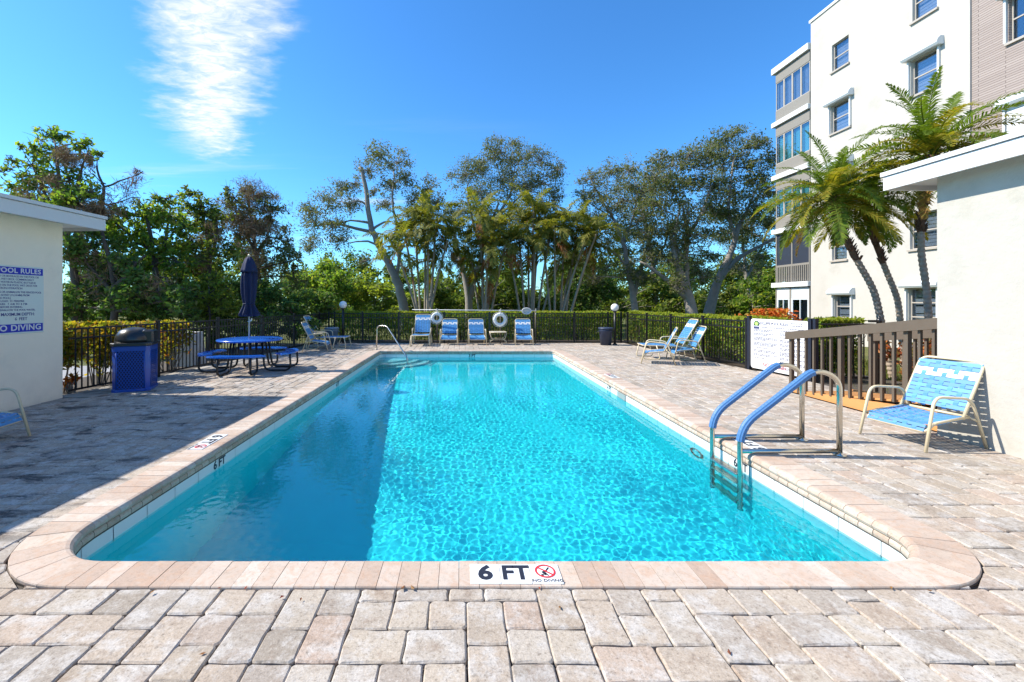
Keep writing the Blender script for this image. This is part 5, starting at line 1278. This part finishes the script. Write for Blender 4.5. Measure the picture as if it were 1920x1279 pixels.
for (lb, Y, cl, lf, ln) in (
    ('lime green shrub glowing in the sun behind the picnic table', 14.2, [(390, 530, 26), (375, 555, 30), (405, 560, 28), (420, 535, 20), (355, 545, 22), (385, 590, 30), (430, 575, 24)], 'lime', .15),
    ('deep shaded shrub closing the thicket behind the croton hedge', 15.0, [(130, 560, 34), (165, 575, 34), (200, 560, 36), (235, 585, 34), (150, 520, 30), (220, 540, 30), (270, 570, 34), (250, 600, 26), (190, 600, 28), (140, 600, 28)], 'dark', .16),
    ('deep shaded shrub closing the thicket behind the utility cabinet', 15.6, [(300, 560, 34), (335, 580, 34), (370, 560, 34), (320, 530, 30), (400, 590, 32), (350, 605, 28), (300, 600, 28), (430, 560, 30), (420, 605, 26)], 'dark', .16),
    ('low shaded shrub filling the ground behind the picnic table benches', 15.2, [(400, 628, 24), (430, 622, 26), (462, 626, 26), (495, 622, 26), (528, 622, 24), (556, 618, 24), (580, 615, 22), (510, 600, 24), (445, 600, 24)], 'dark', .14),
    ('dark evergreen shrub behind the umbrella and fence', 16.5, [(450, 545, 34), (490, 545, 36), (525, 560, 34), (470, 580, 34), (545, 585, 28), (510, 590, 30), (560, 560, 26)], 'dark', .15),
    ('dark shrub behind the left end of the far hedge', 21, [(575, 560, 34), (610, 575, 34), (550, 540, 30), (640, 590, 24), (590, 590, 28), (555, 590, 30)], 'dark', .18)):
    tree('shrub', lb, Y, [([(cl[0][0], 606), (cl[0][0] + 2, 590), (cl[0][0], cl[0][1])], .05, .02)], cl, lf, ln, ln * .5, 1.2, M_barkd, group='shrubs behind the left fence', spread=.5, cat='shrub')
# far wood that closes the horizon
C = []
for k in range(80):
    x = -95 + 150 * k / 79 + rv.uniform(-1, 1); y = 52 + rv.uniform(-6, 10); hgt_ = rv.uniform(5.0, 7.5)
    for z in np.arange(.5, hgt_, 1.2): C.append(cloud((x + rv.uniform(-1, 1), y, z), 1.9, .6, .4 * .2 * .55, 9)[0])
tag(leaf_obj('far_wood', np.concatenate(C), .42, .21, LM['mid'], None), 'far belt of woodland beyond the lawn', None, None, 'stuff')

# ------------------------------------------------------------------ hedges
def hedge(label, P0, P1, half, z1, n, nt):
    P0, P1 = Vector(P0), Vector(P1); d = P1 - P0; L = d.length; s_ = Vector((-d.y, d.x, 0)) / L
    h = thing('hedge', label, 'hedge', (P0.x, P0.y, -.03), 0)
    u = vr.random((n, 1)); v = vr.random((n, 1)) * 2 - 1; v = np.sign(v) * np.abs(v) ** .55; z = .06 + (z1 - .06) * vr.random((n, 1)) ** .85
    wob = .06 * np.sin(u * L * 2.3) + .04 * np.sin(u * L * 5.1 + z * 4)
    keep = (vr.random((n, 1)) < (.35 + .65 * np.clip(z / .55, 0, 1)))[:, 0]
    Pp = np.array(P0) + np.array(d) * u + np.array(s_) * (v * half + wob); Pp[:, 2] = z[:, 0] + vr.normal(size=n) * .015
    leaf_obj('foliage', Pp[keep], .085, .045, LM['hedge'], h, .5)
    u = vr.random((nt, 1)); v = vr.random((nt, 1)) * 2 - 1
    Pp = np.array(P0) + np.array(d) * u + np.array(s_) * (v * half * 1.05); Pp[:, 2] = z1 + vr.normal(size=nt) * .022 + .02 * np.sin(u[:, 0] * L * 3)
    leaf_obj('new_growth', Pp, .085, .04, LM['hedget'], h, .2)
    q = MB()
    for k in range(int(L * 5)):
        a = P0.lerp(P1, rv.random()) + s_ * rv.uniform(-.5, .5) * half
        for _ in range(3):
            e = a + Vector((rv.gauss(0, .16), rv.gauss(0, .16), z1 * rv.uniform(.6, .95))); q.tube([a, a.lerp(e, .5) + Vector((rv.gauss(0, .04), rv.gauss(0, .04), 0)), e], [.012, .009, .004], 4, cap=False)
    q.build('stems', M_barkd, h, True)['kind'] = 'stuff'
hedge('long clipped hedge behind the far fence', (-5.3, 17.75, 0), (6.75, 17.75, 0), .27, 1.21, 26000, 6000)
hedge('clipped hedge behind the right fence beyond the blue chairs', (6.98, 17.4, 0), (7.62, 10.0, 0), .22, 1.22, 17000, 4000)
hedge('short hedge behind the metal gate', (7.75, 9.35, 0), (8.75, 9.3, 0), .20, 1.23, 4500, 1100)

# ------------------------------------------------------------------ crotons and small shrubs
def shrub(name, label, loc, rx, h_, n, leaf, Ln=.11, Wd=.045, group=None, stems=9, low=.25):
    s_ = thing(name, label, 'shrub', loc, 0, group)
    k = 16; sub = np.column_stack([vr.normal(size=k) * rx * .5, vr.normal(size=k) * rx * .35, h_ * (low + (1 - low) * vr.random(k) ** .7 * .92)])
    idx_ = vr.integers(0, k, n); Pp = sub[idx_] + vr.normal(size=(n, 3)) * np.array([rx * .22, rx * .2, h_ * .10]); Pp[:, 2] = np.clip(Pp[:, 2], .04, h_)
    leaf_obj('foliage', Pp + np.array(loc), Ln, Wd, LM[leaf], s_, .4)
    q = MB()
    for i in range(min(stems + 4, k)):
        e = Vector(sub[i]); a = Vector((e.x * .25, e.y * .25, 0)); q.tube([a, a.lerp(e, .5) + Vector((rv.gauss(0, .03), rv.gauss(0, .03), .03)), e], [.014, .01, .005], 5, cap=False)
    q.build('stems', M_bark, s_); return s_
CG = 'croton shrubs outside the left fence'
for i, (y, lb) in enumerate(((7.75, 'yellow and orange croton shrub in the corner beside the cream pool house'), (8.45, 'yellow green croton shrub behind the trash receptacle'), (9.25, 'tall croton shrub between the trash receptacle and the utility cabinet'), (10.15, 'reddish croton shrub in front of the utility cabinet'))):
    shrub('croton_shrub', lb, (fence_left_x(y) - .55, y, -.1), .42, 1.36 - .03 * i, 1500, 'croton', .12, .05, CG, low=.45)
shrub('red_plant', 'small bright red leafed plant low behind the left fence bars', (fence_left_x(7.9) - .35, 7.75, -.1), .10, .42, 60, 'orange', .14, .05, low=.4)
shrub('croton_shrub', 'orange red croton bush at the foot of the screened balconies', (13.7, 18.4, -.1), .85, 1.42, 2600, 'orange', .17, .07)
shrub('croton_shrub', 'dark red croton bush on the lawn behind the far ramp railing', (9.35, 8.3, -.1), .55, 1.05, 2200, 'redc', .13, .055)
shrub('croton_shrub', 'red and green croton bush nearest the white pool house corner', (9.0, 7.35, -.1), .45, 1.0, 1700, 'redc', .13, .055)
shrub('croton_shrub', 'small yellow croton on the lawn behind the ramp', (10.2, 9.3, -.1), .3, 1.2, 500, 'croton', .12, .05)
shrub('weed', 'spindly yellow weed poking above the far hedge near the left lamp', (-5.3, 18.2, -.03), .35, 1.62, 120, 'croton', .13, .06, low=.8)
# grass blades where the lawn shows between the railings and the fences
n = 9000; u = vr.random(n); Pg = np.column_stack([7.6 + 4.5 * vr.random(n), 7.6 + 5.5 * vr.random(n), np.full(n, -.1)])
Pg2 = np.column_stack([-5.2 + 12 * vr.random(4000), 18.3 + 3 * vr.random(4000), np.full(4000, -.1)]); Pg = np.concatenate([Pg, Pg2]); n = len(Pg)
ag = vr.random(n) * 6.28; hh = .05 + .08 * vr.random(n); w_ = .006 + .006 * vr.random(n); s_ = np.column_stack([np.cos(ag) * w_, np.sin(ag) * w_, np.zeros(n)]); tip = Pg + np.column_stack([vr.normal(size=n) * .03, vr.normal(size=n) * .03, hh])
V = np.stack([Pg - s_, Pg + s_, tip], 1).reshape(-1, 3)
tag(link_mesh('lawn_grass', mesh_np('lawn_grass', V, np.arange(3 * n).reshape(n, 3), leaf_mat('grass_blade', [(.10, .13, .02), (.16, .17, .03), (.07, .10, .015), (.20, .17, .05)], .3))), kind='stuff')

# ------------------------------------------------------------------ palms
def frond_mesh(name, L, e0, bend, n, ll, lw, m, vee=.5, droop=.25, seed=0, sweep=.9):
    """feather leaf along +x: starts at elevation e0 and bends down by `bend` radians"""
    r_ = np.random.default_rng(seed); V = []; Fq = []
    K = 14; pts = [np.zeros(3)]; e = e0
    for i in range(K): e = e0 - bend * ((i + .5) / K) ** 1.25; pts.append(pts[-1] + L / K * np.array([math.cos(e), .0, math.sin(e)]))
    pts = np.array(pts); tang = np.gradient(pts, axis=0); tang /= np.linalg.norm(tang, axis=1, keepdims=True)
    for i in range(K + 1):
        w = .016 * (1 - .8 * i / K) * (L / 1.7); nrm = np.array([-tang[i][2], 0, tang[i][0]])
        V += [pts[i] + np.array([0, w, 0]), pts[i] - np.array([0, w, 0]), pts[i] + nrm * w * .8, pts[i] - nrm * w * .5]
    for i in range(K):
        a, b_ = 4 * i, 4 * i + 4
        for (p, q_) in ((0, 2), (2, 1), (1, 3), (3, 0)): Fq.append((a + p, a + q_, b_ + q_, b_ + p))
    for i in range(n):
        s_ = .14 + .85 * (i + .5) / n; x = s_ * K; k = min(int(x), K - 1); f = x - k; p = pts[k] * (1 - f) + pts[k + 1] * f; tg = tang[k]; nr = np.array([-tg[2], 0, tg[0]])
        l = ll * (math.sin(PI * min(1, s_ * .85 + .16)) ** .6) * (.85 + .3 * r_.random())
        for sd_ in (-1, 1):
            if r_.random() < .07: continue
            l = ll * (math.sin(PI * min(1, s_ * .85 + .16)) ** .6) * (.75 + .4 * r_.random())
            d = np.array([0, sd_ * 1.0, 0]) + tg * (sweep * (.35 + .9 * s_) * (.7 + .6 * r_.random())) + nr * (vee * (.55 + .8 * r_.random())); d /= np.linalg.norm(d)
            tp = p + d * l - np.array([0, 0, droop * l * (.5 + r_.random())]); md = p + d * l * .5 - np.array([0, 0, droop * l * .15])
            wv = np.cross(d, nr); wv /= np.linalg.norm(wv) + 1e-9; w = lw * (.8 + .4 * r_.random()) * .5; b_ = len(V)
            V += [p - wv * w * .4, p + wv * w * .4, md + wv * w, md - wv * w, tp]; Fq += [(b_, b_ + 1, b_ + 2, b_ + 3), (b_ + 3, b_ + 2, b_ + 4, b_ + 4)]
    me = bpy.data.meshes.new(name); me.from_pydata([tuple(v) for v in V], [], [f if f[2] != f[3] else f[:3] for f in Fq]); me.materials.append(m); me.update(); return me
PH = {}
for i, (e0, bend, ml) in enumerate(((80, 45, 'pgreen'), (68, 70, 'pgreen'), (52, 75, 'pgreen'), (40, 85, 'pgreen'), (25, 85, 'pyel'), (10, 75, 'pgreen'), (-8, 65, 'pyel'), (-25, 55, 'pgreen'), (-45, 38, 'pold'), (-60, 25, 'pold'), (48, 90, 'pyel'), (30, 95, 'pgreen'))):
    PH[i] = frond_mesh('frond', 1.75, R(e0), R(bend), 58, .28, .029, LM[ml], .40, .30, i)
M_ptrunk = mat('palm_trunk', (.36, .285, .215), .95, var=.45, vscale=14, bump=1.0, bscale=25)
M_fibre = mat('palm_fibre', (.13, .07, .042), .95, var=.5, vscale=20, bump=1.0, bscale=30)
def phoenix(label, Y, path, crown, rt, fr, sc=1.0, seed=0):
    w = [dp(p[0], p[1], Y) for p in path]; w[0].z = -.12; rd = random.Random(seed)
    p_ = thing('palm_tree', label, 'palm tree', (w[0].x, Y, -.1), 0, 'date palms beside the pool house')
    d = []
    for a, c in zip(w, w[1:]):
        n = max(2, int((c - a).length / .05))
        for i in range(n): d.append(a.lerp(c, i / n))
    d.append(w[-1])
    for _ in range(30): d = [d[0]] + [(d[i - 1] + d[i] * 2 + d[i + 1]) / 4 for i in range(1, len(d) - 1)] + [d[-1]]
    m = len(d); cut = int(m * .66); q = MB(); q.tube(d[:cut + 1], [rt * (1.12 - .2 * i / m) * (1 + .10 * ((i % 2) * 2 - 1)) for i in range(cut + 1)], 14, smooth=False); q.build('trunk', M_ptrunk, p_, True)
    q = MB(); up_ = d[cut:]; q.tube(up_, [rt * (.95 + .35 * i / len(up_)) for i in range(len(up_))], 12, smooth=False)
    for k in range(int(len(up_) * 5)):   # old leaf bases
        i = rd.randrange(len(up_) - 1); a = rd.random() * 6.28; dr_ = Vector((math.cos(a), math.sin(a), 0)); b0 = up_[i] + dr_ * rt * .9; q.tube([b0, b0 + dr_ * .05 + Vector((0, 0, .09))], [.02, .006], 4)
    q.build('fibre_sheath', M_fibre, p_, True)
    top = d[-1]
    for (kind, az) in fr:
        o = link_mesh('frond', PH[kind], p_, tuple(top + Vector((0, 0, rd.uniform(-.14, .10))) - Vector(p_.location)))
        o.rotation_euler = (rd.uniform(-.25, .25), rd.uniform(-.12, .12), R(az + rd.uniform(-8, 8))); s_ = sc * rd.uniform(.86, 1.1); o.scale = (s_, s_, s_)
    return p_
def whorl(seed, n=34):
    rd = random.Random(seed); out = []
    order = [0, 0, 1, 1, 2, 2, 10, 10, 3, 3, 11, 11, 10, 4, 4, 4, 3, 5, 5, 4, 6, 6, 6, 7, 7, 6, 7, 8]
    for i in range(n): out.append((order[i * len(order) // n], (i * 137.5 + seed * 40) % 360))
    return out
phoenix('leaning date palm with yellow green fronds in front of the balconies', 9.6, [(1675, 606), (1640, 545), (1602, 480), (1575, 425), (1556, 372)], None, .062, whorl(1, 54), .92, 1)
phoenix('middle date palm with a dark drooping crown', 10.2, [(1697, 604), (1684, 560), (1660, 505), (1636, 440), (1622, 385)], None, .058, whorl(2, 46), .85, 2)
phoenix('tallest date palm with a bending trunk against the white wall', 9.2, [(1748, 600), (1738, 545), (1726, 470), (1728, 400), (1740, 335), (1747, 292)], None, .060, whorl(3, 54), 1.0, 3)
# clustered feather palms beyond the hedge
AR = [frond_mesh('frond', 2.1, R(e0), R(bend), 30, .52, .072, LM['areca'], .35, .55, 50 + i) for i, (e0, bend, ml) in enumerate(((78, 75, 'pgreen'), (62, 105, 'pyel'), (50, 120, 'pgreen'), (35, 115, 'pgreen'), (15, 95, 'pyel'), (-10, 70, 'pgreen')))]
ARD = [frond_mesh('dead_frond', 1.6, R(e0), R(bend), 20, .36, .05, LM['pdead'], .3, .6, 70 + i) for i, (e0, bend) in enumerate(((-30, 45), (-60, 25)))]
M_cane = mat('palm_cane', (.30, .255, .19), .8, var=.3, vscale=7)
def clump(label, Y, base, stems, seed, dead=0.1):
    rd = random.Random(seed); b0 = dp(base, 600, Y)
    p_ = thing('palm_clump', label, 'palm tree', (b0.x, Y, -.1), 0, 'clustered palms beyond the hedge')
    for (xb, xt, yt) in stems:
        dy = rd.uniform(-.9, .9); a = dp(xb, 600, Y + dy); a.z = -.12; c = dp(xt, yt, Y + dy + rd.uniform(-.5, .5))
        mid_ = a.lerp(c, .5) + Vector((-(c.x - a.x) * .15, rd.uniform(-.1, .1), 0)); pth = [a.lerp(mid_, i / 6).lerp(mid_.lerp(c, i / 6), i / 6) for i in range(7)]
        q = MB(); q.tube(pth, [.075, .068, .062, .06, .058, .055, .05], 7); q.tube([c, c + (c - mid_).normalized() * .5], [.06, .045], 7); q.build('stem', M_cane, p_, True)
        tp = c + (c - mid_).normalized() * .45; nf = rd.choice((9, 10, 11)); az = rd.random() * 360
        for i in range(nf):
            o = link_mesh('frond', AR[min(5, i * 6 // nf)], p_, tuple(tp - Vector(p_.location))); o.rotation_euler = (rd.uniform(-.3, .3), rd.uniform(-.15, .15), R(az + i * 137.5)); s_ = rd.uniform(.75, 1.1); o.scale = (s_, s_, s_)
        for i in range(3 if rd.random() < dead * 2 else 1):
            o = link_mesh('dead_frond', ARD[i % 2], p_, tuple(tp - Vector((0, 0, .35)) - Vector(p_.location))); o.rotation_euler = (0, 0, rd.random() * 6.28); s_ = rd.uniform(.6, 1.0); o.scale = (s_, s_, s_)
clump('left palm clump with slanting pale stems beside the leaning oak', 22, 795, [(788, 762, 455), (790, 778, 430), (797, 797, 445), (801, 803, 425), (806, 815, 455), (800, 834, 470), (793, 750, 490), (800, 812, 510)], 1)
clump('palm clump hung with orange dead fronds in front of the pale oak', 22.5, 905, [(903, 880, 480), (906, 905, 455), (912, 925, 450), (908, 915, 480), (915, 945, 470), (918, 890, 510), (910, 918, 525), (907, 900, 420)], 2, .9)
clump('palm clump with slim upright stems above the large life ring', 23, 995, [(985, 975, 470), (992, 990, 440), (998, 1010, 430), (1004, 1030, 445), (1000, 1002, 480), (980, 955, 480), (996, 1000, 410), (1008, 1045, 500)], 3)
clump('right palm clump with pale hanging leaves before the dense dark tree', 23, 1055, [(1040, 1040, 450), (1050, 1058, 435), (1058, 1080, 440), (1046, 1092, 465), (1062, 1105, 480), (1035, 1020, 470), (1048, 1065, 520), (1060, 1112, 455)], 4)
